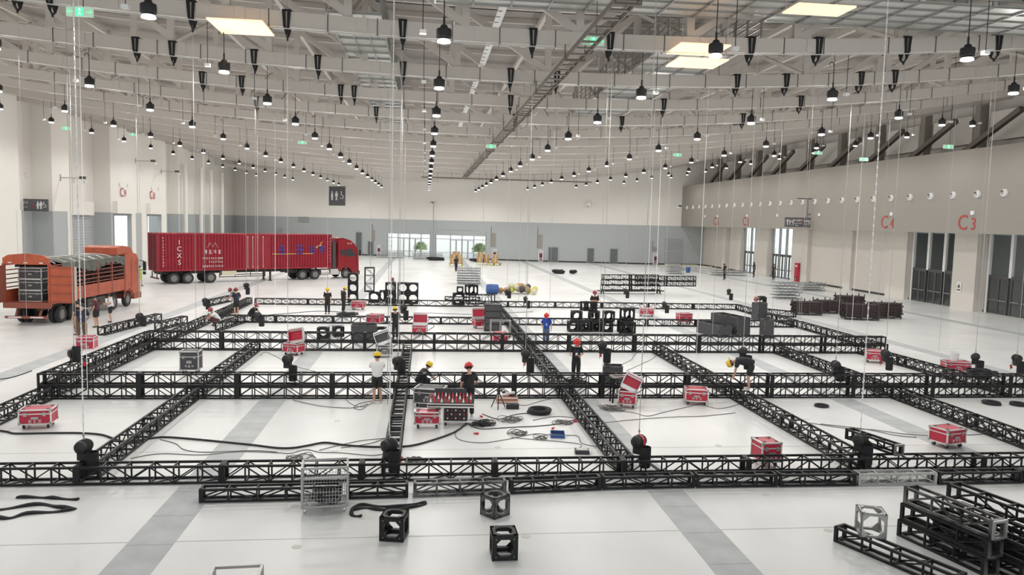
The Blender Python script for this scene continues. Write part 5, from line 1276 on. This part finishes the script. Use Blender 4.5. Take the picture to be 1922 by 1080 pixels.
POSE = {
 'stand': pose(), 'walk': pose(kneR=(.1, .12, .5), ankR=(.1, .1, .09), toeR=(.12, .28, .04), kneL=(-.1, -.02, .48), ankL=(-.1, -.2, .11), toeL=(-.12, -.04, .035), elR=(.25, -.1, 1.14), wrR=(.24, -.05, .9)),
 'reach': pose(el=(.24, .16, 1.24), wr=(.13, .36, 1.30), hd0=(0, .05, 1.53), hd1=(0, .08, 1.6), hdt=(0, .07, 1.685), kneR=(.11, .05, .49), ankR=(.13, .02, .09), toeR=(.16, .18, .035)),
 'work': pose(elR=(.27, .05, 1.14), wrR=(.2, .26, 1.02), elL=(-.26, -.04, 1.13), wrL=(-.27, .06, .89), hd0=(0, .05, 1.53), hd1=(0, .09, 1.6), hdt=(0, .1, 1.68)),
 'hold': pose(el=(.27, -.02, 1.14), wr=(.14, .22, 1.09), wrR=(.24, .25, 1.12), hd0=(0, .05, 1.53), hd1=(0, .09, 1.6), hdt=(0, .1, 1.68)),
 'cross': pose(el=(.27, .06, 1.14), wrR=(-.08, .2, 1.2), wrL=(.08, .2, 1.14)),
 'phone': pose(elR=(.26, .02, 1.14), wrR=(.1, .22, 1.25), hd0=(0, .06, 1.53), hd1=(0, .11, 1.59), hdt=(0, .13, 1.67)),
 'bend': pose(pel=(0, -.12, .90), wst=(0, .06, 1.0), chs=(0, .27, 1.04), nck=(0, .44, 1.0), hd0=(0, .50, .97), hd1=(0, .57, .92), hdt=(0, .64, .88), hip=(.09, -.1, .85), kne=(.11, .0, .47), ank=(.12, -.05, .09), toe=(.14, .12, .035), sh=(.17, .36, 1.0), el=(.2, .42, .74), wr=(.13, .46, .50)),
 'crouch': pose(pel=(0, -.16, .33), wst=(0, -.08, .48), chs=(0, .07, .65), nck=(0, .16, .80), hd0=(0, .2, .86), hd1=(0, .25, .93), hdt=(0, .27, 1.0), hip=(.10, -.13, .33), kne=(.17, .24, .47), ank=(.15, .0, .09), toe=(.17, .16, .035), sh=(.17, .1, .76), el=(.21, .32, .58), wr=(.08, .45, .45)),
 'sit': pose(pel=(0, 0, .52), wst=(0, -.02, .68), chs=(0, 0, .87), nck=(0, .03, 1.04), hd0=(0, .05, 1.11), hd1=(0, .07, 1.19), hdt=(0, .07, 1.27), hip=(.1, .03, .50), kne=(.13, .43, .50), ank=(.13, .42, .09), toe=(.15, .58, .035), sh=(.175, .0, .98), el=(.24, .08, .74), wr=(.15, .32, .60)),
 'lean': pose(wst=(0, .06, 1.08), chs=(0, .16, 1.24), nck=(0, .26, 1.38), hd0=(0, .3, 1.43), hd1=(0, .36, 1.48), hdt=(0, .4, 1.55), sh=(.17, .2, 1.33), el=(.25, .3, 1.08), wr=(.17, .5, .98)),
}
def mix(a, b, t_): return tuple(a[i]+(b[i]-a[i])*t_ for i in range(3))
def add3(a, b): return tuple(a[i]+b[i] for i in range(3))
def person(label, loc, rz, ps, helmet=None, shirt='shirt_black', legs='trouser_black', shorts=False, sc=1.0, shoe='shoe', lanyard=False, vest=None, z=0):
    J = POSE[ps]; t = thing('person', label, 'person', (loc[0], loc[1], z), rz); t.scale = (sc, sc, sc)
    V_, E_, R_ = [], [], []; ix = {}
    def v(n, p, r, link_=None):
        ix[n] = len(V_); V_.append(p); R_.append(r)
        if link_ is not None: E_.append((ix[link_], ix[n]))
    v('pel', J['pel'], (.13, .11)); v('wst', J['wst'], (.12, .10), 'pel'); v('chs', J['chs'], (.15, .115), 'wst'); v('nck', J['nck'], .058, 'chs')
    v('hd0', J['hd0'], .068, 'nck'); v('hd1', J['hd1'], (.083, .098), 'hd0'); v('hdt', J['hdt'], .062, 'hd1')
    upd = (Vector(J['hdt'])-Vector(J['hd0'])).normalized(); fwd = Vector((0, 1, 0)); fwd = (fwd-upd*fwd.dot(upd)).normalized(); sid = fwd.cross(upd)
    h1 = Vector(J['hd1'])
    for s_ in 'LR':
        q = -1 if s_ == 'L' else 1
        v('sh'+s_, J['sh'+s_], .066, 'chs'); v('el'+s_, J['el'+s_], .043, 'sh'+s_); v('wr'+s_, J['wr'+s_], .029, 'el'+s_)
        d = (Vector(J['wr'+s_])-Vector(J['el'+s_])).normalized(); w0 = Vector(J['wr'+s_]); sd_ = d.cross(Vector((0, 1, 0) if abs(d.y) < .8 else (0, 0, 1))).normalized()
        nr = sd_.cross(d)
        v('pa'+s_, tuple(w0+d*.075), (.036, .022), 'wr'+s_)
        for k in range(4):
            off = nr*(.03-.02*k); ln = (.07, .082, .076, .06)[k]
            v('f%d%s' % (k, s_), tuple(w0+d*(.085+ln*.5)+off), .0095, 'pa'+s_); v('g%d%s' % (k, s_), tuple(w0+d*(.085+ln)+off*1.05+sd_*.02*q), .008, 'f%d%s' % (k, s_))
        v('th'+s_, tuple(w0+d*.06+nr*.05), .010, 'pa'+s_); v('ti'+s_, tuple(w0+d*.10+nr*.062+sd_*.01), .008, 'th'+s_)
        v('hip'+s_, J['hip'+s_], .088, 'pel'); v('kne'+s_, J['kne'+s_], .058, 'hip'+s_)
        v('cal'+s_, mix(J['kne'+s_], J['ank'+s_], .35), .055, 'kne'+s_); v('ank'+s_, J['ank'+s_], .038, 'cal'+s_); v('toe'+s_, J['toe'+s_], .032, 'ank'+s_)
    link('body', skin('body', V_, E_, R_, 'skin'), t)
    face = MB(); ey = MB(); n_ = 0
    for q in (-1, 1):
        p = h1+fwd*.088+sid*.032*q+upd*.012; ey.box(p, (.02, .02, .012))
    part('eyes', ey, 'hair', t)
    part('nose', MB().tube(h1+fwd*.085+upd*.01, h1+fwd*.112-upd*.025, .008, 6, .014), 'skin', t)
    part('mouth', MB().box(h1+fwd*.086-upd*.055, (.042, .012, .008)), 'letter_red', t)
    er = MB()
    for q in (-1, 1): er.box(h1+sid*.088*q-fwd*.005, (.018, .035, .055))
    part('ears', er, 'skin', t)
    M3 = Matrix((sid, fwd, upd)).transposed().to_4x4(); M3.translation = h1
    hair = MB().lathe([(.097, -.045), (.104, .0), (.102, .04), (.085, .085), (.045, .112), (0, .118)], 14)
    ho = part('hair', hair, 'hair', t, smooth=True); ho.matrix_local = M3 @ Matrix.Translation((0, -.014, .01))
    if helmet:
        hm_ = MB().lathe([(.132, .0), (.136, .02), (.132, .07), (.112, .115), (.075, .148), (.03, .162), (0, .164)], 18)
        hm_.lathe([(.132, .0), (.158, -.004), (.158, .008), (.134, .018)], 18, cap=False)
        hm_.prism([(-.10, .09), (-.075, .19), (-.04, .215), (.04, .215), (.075, .19), (.10, .09)], -.006, .008, 'xy')
        hm_.bar((0, -.1, .135), (0, .1, .135), .03, .04)
        o = part('hard_hat', hm_, helmet, t, smooth=True); o.matrix_local = M3 @ Matrix.Translation((0, -.005, .028)) @ Matrix.Rotation(R(-6), 4, 'X')
    # shirt
    a, e_, r_ = [], [], []
    low = mix(J['pel'], J['wst'], -.25)
    a = [low, mix(J['pel'], J['wst'], .35), J['wst'], J['chs'], mix(J['chs'], J['nck'], .6), mix(J['chs'], J['nck'], .95)]; e_ = [(0, 1), (1, 2), (2, 3), (3, 4), (4, 5)]; r_ = [.2, .19, .185, .195, .12, .082]
    for s_ in 'LR':
        n = len(a); a += [J['sh'+s_], mix(J['sh'+s_], J['el'+s_], .45), mix(J['sh'+s_], J['el'+s_], .85)]; e_ += [(3, n), (n, n+1), (n+1, n+2)]; r_ += [.105, .085, .08]
    link('shirt', skin('shirt', a, e_, r_, vest or shirt, 3), t)
    # trousers or shorts
    a = [mix(J['pel'], J['wst'], .7), J['pel']]; e_ = [(0, 1)]; r_ = [.165, .18]
    for s_ in 'LR':
        n = len(a); K = J['kne'+s_]; A_ = J['ank'+s_]
        if shorts: a += [J['hip'+s_], mix(J['hip'+s_], K, .5), mix(J['hip'+s_], K, .9)]; e_ += [(1, n), (n, n+1), (n+1, n+2)]; r_ += [.125, .115, .11]
        else: a += [J['hip'+s_], mix(J['hip'+s_], K, .5), K, mix(K, A_, .5), mix(K, A_, .97)]; e_ += [(1, n), (n, n+1), (n+1, n+2), (n+2, n+3), (n+3, n+4)]; r_ += [.122, .108, .092, .084, .08]
    link('shorts' if shorts else 'trousers', skin('trousers', a, e_, r_, legs), t)
    for s_ in 'LR':
        A_, T_ = Vector(J['ank'+s_]), Vector(J['toe'+s_]); T2 = Vector((T_.x, T_.y, min(T_.z, A_.z-.04)))
        d = (T_-A_); d.z = 0; d = d.normalized() if d.length > 1e-4 else Vector((0, 1, 0))
        bz_ = A_.z-.045
        link('shoe', skin('shoe', [A_-d*.04+Vector((0, 0, bz_-A_.z)), A_+d*.07+Vector((0, 0, bz_-A_.z)), A_+d*.19+Vector((0, 0, bz_-A_.z-.008))], [(0, 1), (1, 2)], [.046, .05, .038], shoe), t)
    if lanyard:
        c = Vector(J['chs']); part('lanyard', MB().path([c+Vector((-.07, .06, .14)), c+Vector((-.04, .145, .0)), c+Vector((0, .15, -.1)), c+Vector((.04, .145, .0)), c+Vector((.07, .06, .14))], .008, 5), 'shirt_blue', t)
        part('badge', MB().box(c+Vector((0, .16, -.15)), (.09, .012, .12)), 'white', t)
    return t
D = lambda a: R(a)
person('worker in a white T-shirt, black shorts and yellow helmet reaching over the stacked trusses', (-1.62, 26.95), D(6), 'reach', 'helmet_yellow', 'shirt_white', 'trouser_black', True, 1.03, 'shoe_white')
person('worker in black with a red helmet standing beside the power console', (1.5, 24.95), D(12), 'work', 'helmet_red', 'shirt_black', 'trouser_black', False, 1.03, 'shoe_white')
person('worker in black with a red helmet and blue lanyard facing the bare floor', (6.25, 30.8), D(172), 'hold', 'helmet_red', 'shirt_black', 'trouser_black', False, 1.0, lanyard=True)
person('worker in dark clothes and yellow helmet standing by the ladder-like truss', (-1.55, 41.5), D(20), 'work', 'helmet_yellow', 'shirt_black', 'trouser_black')
person('man in a blue shirt with a white badge and red helmet', (6.45, 40.0), D(165), 'work', 'helmet_red', 'shirt_blue', 'trouser_jeans', False, .97, lanyard=True)
person('worker in a black shirt and shorts with yellow helmet bending over the trusses', (12.0, 27.0), D(66), 'bend', 'helmet_yellow', 'shirt_black', 'trouser_black', True, 1.08, 'shoe_white', z=.455)
person('worker in black with a yellow helmet standing before the farthest truss', (-6.5, 52.4), D(175), 'stand', 'helmet_yellow', 'shirt_black', 'trouser_black')
person('worker in a black shirt with a yellow helmet turned toward the far block heap', (-5.55, 53.4), D(-60), 'work', 'helmet_yellow', 'shirt_black', 'trouser_black')
person('worker in black with a maroon helmet standing on the heap of corner blocks', (10.35, 45.9), D(150), 'cross', 'helmet_maroon', 'shirt_black', 'trouser_black', z=.64)
person('man in jeans with a maroon helmet standing behind the far block heap', (-2.5, 62.6), D(120), 'phone', 'helmet_maroon', 'shirt_grey', 'trouser_jeans')
person('person in a yellow-green high visibility vest walking behind the container lorry', (-25.2, 71.2), D(-20), 'walk', None, 'hivis', 'hivis', True, 1.05)
person('man in a white T-shirt and black shorts standing by the orange lorry', (-18.4, 47.3), D(110), 'hold', None, 'shirt_white', 'trouser_black', True)
person('man in dark maroon clothes and shorts beside the orange lorry', (-18.35, 45.2), D(80), 'phone', None, 'shirt_maroon', 'trouser_black', True, 1.04)
person('tall man in brown trousers and a dark shirt beside the red case', (-16.75, 39.6), D(20), 'work', None, 'shirt_navy', 'trouser_brown', False, 1.15, 'shoe_white')
person('man in dark clothes at the open door of the orange lorry', (-18.1, 42.3), D(60), 'stand', None, 'shirt_black', 'trouser_brown', False, 1.05)
person('worker in a navy T-shirt with a maroon helmet standing at the left grid edge', (-12.1, 51.0), D(30), 'work', 'helmet_maroon', 'shirt_navy', 'trouser_black', True, 1.02, 'shoe_white')
person('worker with a maroon helmet leaning over the far left-edge truss', (-12.5, 52.6), D(80), 'lean', 'helmet_maroon', 'shirt_grey', 'trouser_black')
person('man in a white T-shirt with a maroon helmet crouching at the left-edge truss', (-12.15, 46.2), D(120), 'crouch', 'helmet_maroon', 'shirt_white', 'shirt_maroon')
person('worker in dark clothes with a maroon helmet crouching behind a cross-braced truss', (-10.6, 48.7), D(-100), 'crouch', 'helmet_maroon', 'shirt_black', 'trouser_black')
person('worker in black bending over the right edge of the floor grid', (26.1, 56.6), D(95), 'bend', 'helmet_maroon', 'shirt_black', 'trouser_black', False, 1.1)
person('dark clothed person standing near the white tables on the far floor', (36.9, 91.4), D(90), 'work', None, 'shirt_black', 'trouser_black', False, 1.15)
person('dark clothed person standing beside the far glazed doorway pier', (43.0, 96.6), D(70), 'stand', None, 'shirt_black', 'trouser_black', False, 1.15)
person('dark clothed person standing at the glazed doorway by the red hose cabinet', (44.0, 92.9), D(110), 'stand', None, 'shirt_black', 'trouser_black', False, 1.15)
person('dark clothed person walking on the far floor beside the silver panel stack', (3.9, 97.8), D(200), 'walk', None, 'shirt_black', 'trouser_black', False, 1.1)
person('worker in black with a yellow helmet crouching behind the stacked trusses', (-.05, 29.0), D(-70), 'crouch', 'helmet_yellow', 'shirt_black', 'trouser_black')
x_, y_ = world(ot, .9, .3)
person('person in jeans standing on the bed of the orange lorry beside the black cases', (x_, y_), D(170), 'stand', None, 'shirt_navy', 'trouser_jeans', z=bz)
# ================================================================== CABLES, SIGNS AND CAMERAS
CABLES = [
    ('thick black feeder cable snaking across the floor from the left edge to the power console', 0.03, [(-13.06, 23.86), (-12.13, 23.49), (-11.72, 23.26), (-10.72, 23.29), (-9.97, 23.27), (-9.31, 23.08), (-8.77, 22.63), (-8.28, 22.3), (-7.7, 22.71), (-7.27, 22.75), (-6.29, 22.46), (-5.32, 22.11), (-4.69, 21.88), (-4.05, 21.61), (-3.61, 21.6), (-3.21, 21.84), (-2.79, 22.09), (-2.16, 21.81), (-1.4, 21.63), (-0.5, 21.65), (0.1, 22.06), (0.91, 23.0), (1.32, 23.9)]),
    ('thin cable wandering below the thick feeder cable by the lengthwise truss', 0.011, [(-7.51, 22.6), (-6.94, 22.16), (-6.55, 21.59), (-5.98, 21.32), (-5.43, 21.36), (-4.59, 21.43), (-3.98, 21.26)]),
    ('thin cable running along the floor behind the front truss on the left', 0.011, [(-7.67, 20.82), (-7.06, 21.22), (-5.91, 21.08), (-5.0, 21.34), (-3.97, 21.21), (-3.61, 21.15), (-3.23, 21.48), (-2.83, 21.22), (-2.24, 21.15), (-1.35, 20.88), (-0.96, 21.16)]),
    ('thin cable looping behind the front truss beside the ladder-like truss', 0.011, [(-2.86, 21.42), (-2.32, 21.92), (-1.76, 22.33), (-1.15, 22.53), (-1.03, 22.64), (-1.43, 22.1), (-1.86, 21.8), (-2.29, 21.61)]),
    ('pale cable on the floor behind the stacked trusses below the open red case', 0.012, [(-7.58, 36.39), (-7.47, 37.26), (-6.38, 35.32), (-5.39, 33.56), (-4.33, 32.41)]),
    ('thin cable from the open red case across the floor', 0.012, [(-6.03, 37.6), (-5.11, 38.25), (-4.1, 38.44), (-3.5, 38.95)]),
    ('thin cable looping at the feet of the white-shirted man', 0.013, [(-4.59, 27.43), (-3.54, 26.56), (-2.61, 26.25), (-2.23, 26.39), (-1.93, 26.77), (-2.09, 26.02), (-2.37, 26.32), (-2.13, 27.01), (-1.41, 27.41)]),
    ('thin cable leading from the white-shirted man to the lengthwise truss', 0.011, [(-2.78, 27.58), (-2.38, 26.62), (-2.0, 26.46), (-1.69, 27.33)]),
    ('black cable from the power console toward the lengthwise truss', 0.014, [(1.38, 24.22), (1.76, 23.52), (2.36, 23.57), (2.88, 23.68), (3.66, 23.79), (4.59, 24.16), (5.15, 24.76)]),
    ('thin cable sweeping in front of the power console past the blue tray', 0.011, [(1.03, 23.41), (1.0, 22.59), (1.28, 22.14), (1.82, 22.01), (2.48, 22.32), (3.09, 22.71), (3.53, 22.93), (3.85, 22.8), (4.08, 23.22)]),
    ('thin cable from the blue tray around to the junction box', 0.011, [(4.36, 22.73), (4.72, 22.61), (4.67, 21.93), (4.92, 21.6), (5.21, 21.48)]),
    ('thin cable from the loops to the junction box by the front truss', 0.011, [(2.66, 22.54), (3.28, 22.3), (4.05, 22.06), (4.56, 21.82), (4.63, 21.61), (4.5, 21.4)]),
    ('black cable from the tripod to the big coil', 0.014, [(1.98, 25.37), (2.46, 24.67), (2.95, 25.14), (3.44, 25.42), (3.77, 25.2)]),
    ('thin cable crossing from the coil to the lengthwise truss', 0.012, [(3.59, 24.51), (4.38, 24.98), (4.98, 24.83), (5.27, 24.48)]),
    ('thin cable from the crate to the lengthwise truss', 0.012, [(3.15, 26.96), (3.59, 26.55), (4.15, 27.11), (4.83, 27.69)]),
    ('long thin cable running right across the floor past the red case', 0.012, [(5.43, 23.94), (6.21, 24.26), (7.2, 24.58), (8.39, 24.84), (9.6, 24.96), (10.88, 25.38)]),
    ('thin cable from the open red case past its casters to the right', 0.012, [(6.18, 26.52), (6.61, 25.9), (7.25, 25.44), (7.6, 24.99), (8.32, 25.49), (9.44, 26.25), (10.27, 26.89)]),
    ('thin cable from the red case to the bending man', 0.012, [(10.16, 26.48), (10.54, 26.0), (11.5, 26.62), (12.24, 27.64)]),
    ('thin cable rising across the floor right of the man with the lanyard', 0.012, [(8.1, 32.9), (9.06, 34.3), (9.94, 35.68), (10.4, 36.86), (11.03, 38.13)]),
    ('thin cable curving across the floor right of the hanging hoist', 0.012, [(8.95, 32.91), (9.95, 34.31), (11.09, 35.99), (11.83, 37.51), (12.31, 38.17)]),
    ('long pair of thin cables crossing toward the red case at the right', 0.012, [(12.91, 23.99), (13.69, 23.37), (14.64, 23.09), (15.41, 22.57), (16.41, 22.3)]),
    ('thin cable from the right-hand red case to the cross-braced truss', 0.012, [(17.4, 22.4), (18.18, 22.56), (19.18, 22.99)]),
    ('thin cable lying across the trench plates left of the right-hand red case', 0.012, [(13.21, 23.85), (14.35, 23.23), (14.97, 22.46), (15.53, 22.2)]),
    ('thin dark cable on the floor at the left beyond the grid', 0.02, [(-16.57, 30.74), (-15.97, 31.04), (-15.79, 31.65), (-15.76, 32.61)]),
    ('black cable looping beside the left-hand hoist toward the front truss', 0.014, [(-9.05, 21.67), (-8.78, 21.41), (-8.49, 21.03)]),
    ('thin cable along the floor between the two farthest trusses', 0.016, [(0.12, 53.54), (1.96, 53.09), (3.8, 52.95), (5.78, 54.05), (7.82, 54.87)]),
    ('thin cable crossing the far floor behind the open red case', 0.016, [(0.12, 50.07), (0.6, 47.06), (0.37, 45.65), (0.21, 44.98)]),
    ('thin cable on the floor behind the two yellow helmets', 0.02, [(-11.12, 50.54), (-9.4, 52.09), (-7.2, 53.8), (-4.96, 53.08)]),
]
for l, r_, pts in CABLES:
    P = [Vector((x, y, r_+.001)) for x, y in pts]; Q = []
    for i in range(len(P)-1):
        p0 = P[max(0, i-1)]; p1, p2 = P[i], P[i+1]; p3 = P[min(len(P)-1, i+2)]
        for k in range(5):
            t_ = k/5; Q.append(.5*((2*p1)+(p2-p0)*t_+(2*p0-5*p1+4*p2-p3)*t_*t_+(3*p1-p0-3*p2+p3)*t_**3))
    Q.append(P[-1])
    o = part('floor_cable', MB().path(Q, r_, 5), 'rubber' if r_ > .013 else 'cable_dark', None, smooth=True); tag(o, l, 'cable')
# toilet sign on the back wall
def pict(t, x, kind, s_=1., y=-.05):
    g = MB()
    if kind == 'chair':
        g.lathe([(0, -.01), (.11*s_, -.01), (.11*s_, .01), (0, .01)], 10, (x-.02, y, .62*s_), 'y'); g.bar((x-.02, y, .5*s_), (x, y, .1*s_), .12*s_, .02); g.bar((x, y, .1*s_), (x+.3*s_, y, .1*s_), .1*s_, .02); g.bar((x+.3*s_, y, .1*s_), (x+.42*s_, y, -.35*s_), .1*s_, .02)
        g.path([(x+.3*s_*math.cos(a*.4-2.8)+.04, y, -.15*s_+.3*s_*math.sin(a*.4-2.8)) for a in range(13)], .045*s_, 4)
    else:
        g.lathe([(0, -.01), (.13*s_, -.01), (.13*s_, .01), (0, .01)], 12, (x, y, .72*s_), 'y')
        if kind == 'woman': g.prism([(x-.12*s_, .55*s_), (x+.12*s_, .55*s_), (x+.28*s_, -.2*s_), (x-.28*s_, -.2*s_)], y-.01, y+.01)
        else: g.span((x-.2*s_, y-.01, -.1*s_), (x+.2*s_, y+.01, .55*s_)); g.span((x-.3*s_, y-.01, -.05*s_), (x-.22*s_, y+.01, .55*s_)); g.span((x+.22*s_, y-.01, -.05*s_), (x+.3*s_, y+.01, .55*s_))
        for q in (-1, 1): g.span((x+q*.1*s_-.07*s_, y-.01, -.8*s_), (x+q*.1*s_+.07*s_, y+.01, -.1*s_))
    part('pictogram', g, 'white', t)
p, rz = bw(-15.6, 10.3, .03)
t = thing('toilet_sign', 'large dark toilet sign with three white figures on the back wall', 'sign', p, rz)
part('board', MB().span((-1.65, -.04, -1.7), (1.65, 0, 1.65)), 'sign_dark', t)
pict(t, -1.0, 'woman', .95); pict(t, -.1, 'man', .95); pict(t, .9, 'chair', 1.1)
# hanging toilet sign of the left wall
t = thing('toilet_sign', 'dark hanging sign with white figures projecting from the left wall', 'sign', (-35.2, 73.9, 6.95))
part('board', MB().span((-1.35, -.08, -.55), (1.3, .08, .55)), 'sign_dark', t)
pict(t, .45, 'woman', .42, -.1); pict(t, .72, 'man', .42, -.1); pict(t, .98, 'chair', .42, -.1)
part('lettering', glyphs(91, 1, .3, .5, 'white'), 'white', t, (-1.1, -.09, 0)); part('lettering', glyphs(92, 2, .2, .22, 'white'), 'white', t, (-.6, -.09, .22)); part('lettering', glyphs(93, 4, .09, .14, 'white'), 'white', t, (-.6, -.09, -.2))
part('arrow', MB().bar((-.05, -.09, .2), (.0, -.09, -.25), .05, .01).bar((.0, -.09, -.25), (.09, -.09, -.15), .04, .01), 'letter_red', t)
part('bracket', MB().span((-1.5, -.05, -.3), (-1.3, .05, .3)), 'frame_dark', t)
# directional hanging sign on the right
t = thing('direction_sign', 'dark hanging direction sign with white arrows below the taupe fascia', 'sign', (41.0, 80.6, 7.2), R(-2))
part('board', MB().span((-1.85, -.1, -.52), (1.95, .1, .52)), 'sign_dark', t)
ar = MB().bar((-1.6, -.11, -.3), (-1.6, -.11, .3), .1, .02).bar((-1.6, -.11, .32), (-1.8, -.11, .08), .1, .02).bar((-1.6, -.11, .32), (-1.4, -.11, .08), .1, .02); part('arrow', ar, 'white', t)
ar = MB().bar((1.35, -.11, 0), (1.82, -.11, 0), .1, .02).bar((1.84, -.11, 0), (1.62, -.11, .22), .1, .02).bar((1.84, -.11, 0), (1.62, -.11, -.22), .1, .02); part('arrow', ar, 'white', t)
for xx, c in ((-1.15, 'M'), (1.0, 'B')):
    part('letter_box', MB().bar((xx-.22, -.11, -.3), (xx+.22, -.11, -.3), .04, .02).bar((xx-.22, -.11, .3), (xx+.22, -.11, .3), .04, .02).bar((xx-.22, -.11, -.3), (xx-.22, -.11, .3), .04, .02).bar((xx+.22, -.11, -.3), (xx+.22, -.11, .3), .04, .02), 'white', t)
    text_part(t, c, .5, 'white', (xx, -.11, 0))
for txt, s_, xx, zz in (('多功能厅', .27, -.4, .2), ('FUNCTION', .17, -.4, -.12), ('HALL', .17, -.55, -.34), ('展馆', .27, .5, .15), ('HALL', .17, .5, -.17)):
    text_part(t, txt, s_, 'white', (xx, -.11, zz))
part('divider', MB().bar((.12, -.11, .25), (.06, -.11, -.05), .06, .02).bar((.06, -.11, -.05), (.16, -.11, -.25), .06, .02), 'letter_red', t)
part('arm', MB().bar((.6, 0, .5), (.6, 0, 2.6), .12).bar((.6, 0, 2.6), (1.05, 0, 2.6), .12).bar((.6, 0, 2.6), (-.6, 0, 2.6), .1).bar((.6, 0, .9), (1.05, 0, .9), .1), 'sign_dark', t)
# cameras on brackets
def camera_post(label, loc, rz, h):
    t = thing('security_camera', label, 'camera', loc, rz)
    part('pole', MB().bar((0, 0, 0), (0, 0, h), .1), 'frame_grey', t)
    part('bracket', MB().bar((0, 0, h), (0, -.9, h+.1), .09).bar((-.5, -.45, h+.2), (.5, -.45, h+.2), .08).bar((0, -.45, h), (0, -.45, h+.2), .06), 'frame_dark', t)
    for q in (-1, 1): part('camera_body', MB().lathe([(0, -.3), (.1, -.28), (.12, 0), (.1, .25), (0, .28)], 10, axis='y'), 'white', t, (q*.45, -.5, h+.05), (R(25), 0, q*.4), smooth=True)
p, rz = bw(1.25, 0, .7); camera_post('pair of white cameras on a tall thin pole between the glazed entrances', p, rz, 9.3)
def camera_arm(label, loc, rz):
    t = thing('security_camera', label, 'camera', loc, rz)
    part('arm', MB().bar((0, 0, 0), (2.0, 0, 0), .08).bar((0, 0, -.3), (0, 0, .3), .12), 'frame_grey', t)
    part('mount', MB().box((2.0, 0, .05), (.5, .3, .25)), 'frame_dark', t)
    part('camera_body', MB().lathe([(0, -.3), (.11, -.28), (.13, 0), (.1, .25), (0, .28)], 10, axis='x'), 'white', t, (2.2, -.1, -.2), (0, R(20), -.5), smooth=True)
camera_arm('white camera on an arm from the left wall pier near the hanging toilet sign', (-34.2, 77.0, 9.6), 0)
camera_arm('white camera on an arm from the far left wall behind the red container', (-34.2, 104.8, 11.9), 0)
camera_arm('white camera on an arm above the C9 lettering of the left wall', (-34.2, 96, 12.6), 0)
camera_arm('white camera on an arm at the far end of the taupe fascia', (42, 118.6, 9.6), PI)
sp = thing('wall_speaker', 'round grey loudspeaker on the upper back wall', 'loudspeaker', bw(26.4, 9.6, .3)[0], bw(26.4)[1]); part('horn', MB().lathe([(.1, .25), (.2, .1), (.42, -.1), (.44, -.16), (.1, -.05)], 14, axis='y'), 'galv', sp, smooth=True); part('bracket', MB().bar((0, .3, -.3), (0, 0, 0), .06), 'frame_dark', sp)
sg = thing('notice_plate', 'small white notice plate with a black triangle on the pier between the glazed doors', 'sign', (45.08, 60.3, 1.9), -PI/2)
part('plate', MB().span((-.28, -.03, -.45), (.28, 0, .45)), 'white', sg); part('triangle', MB().prism([(-.18, -.05), (.18, -.05), (0, .28)], -.045, -.03), 'frame_dark', sg); part('text_bar', MB().span((-.2, -.04, -.3), (.2, -.03, -.18)), 'frame_dark', sg)

for o in bpy.data.objects:
    if o.type == 'MESH' and o.name.split('.')[0] in ('side_mark', 'side_script', 'blue_script', 'end_mark', 'cab_script', 'front_print', 'light_strip', 'reflector_bar', 'eyes', 'ears', 'crate_rim', 'gold_line'): o['kind'] = 'stuff'
bpy.data.scenes.remove(_TMP)
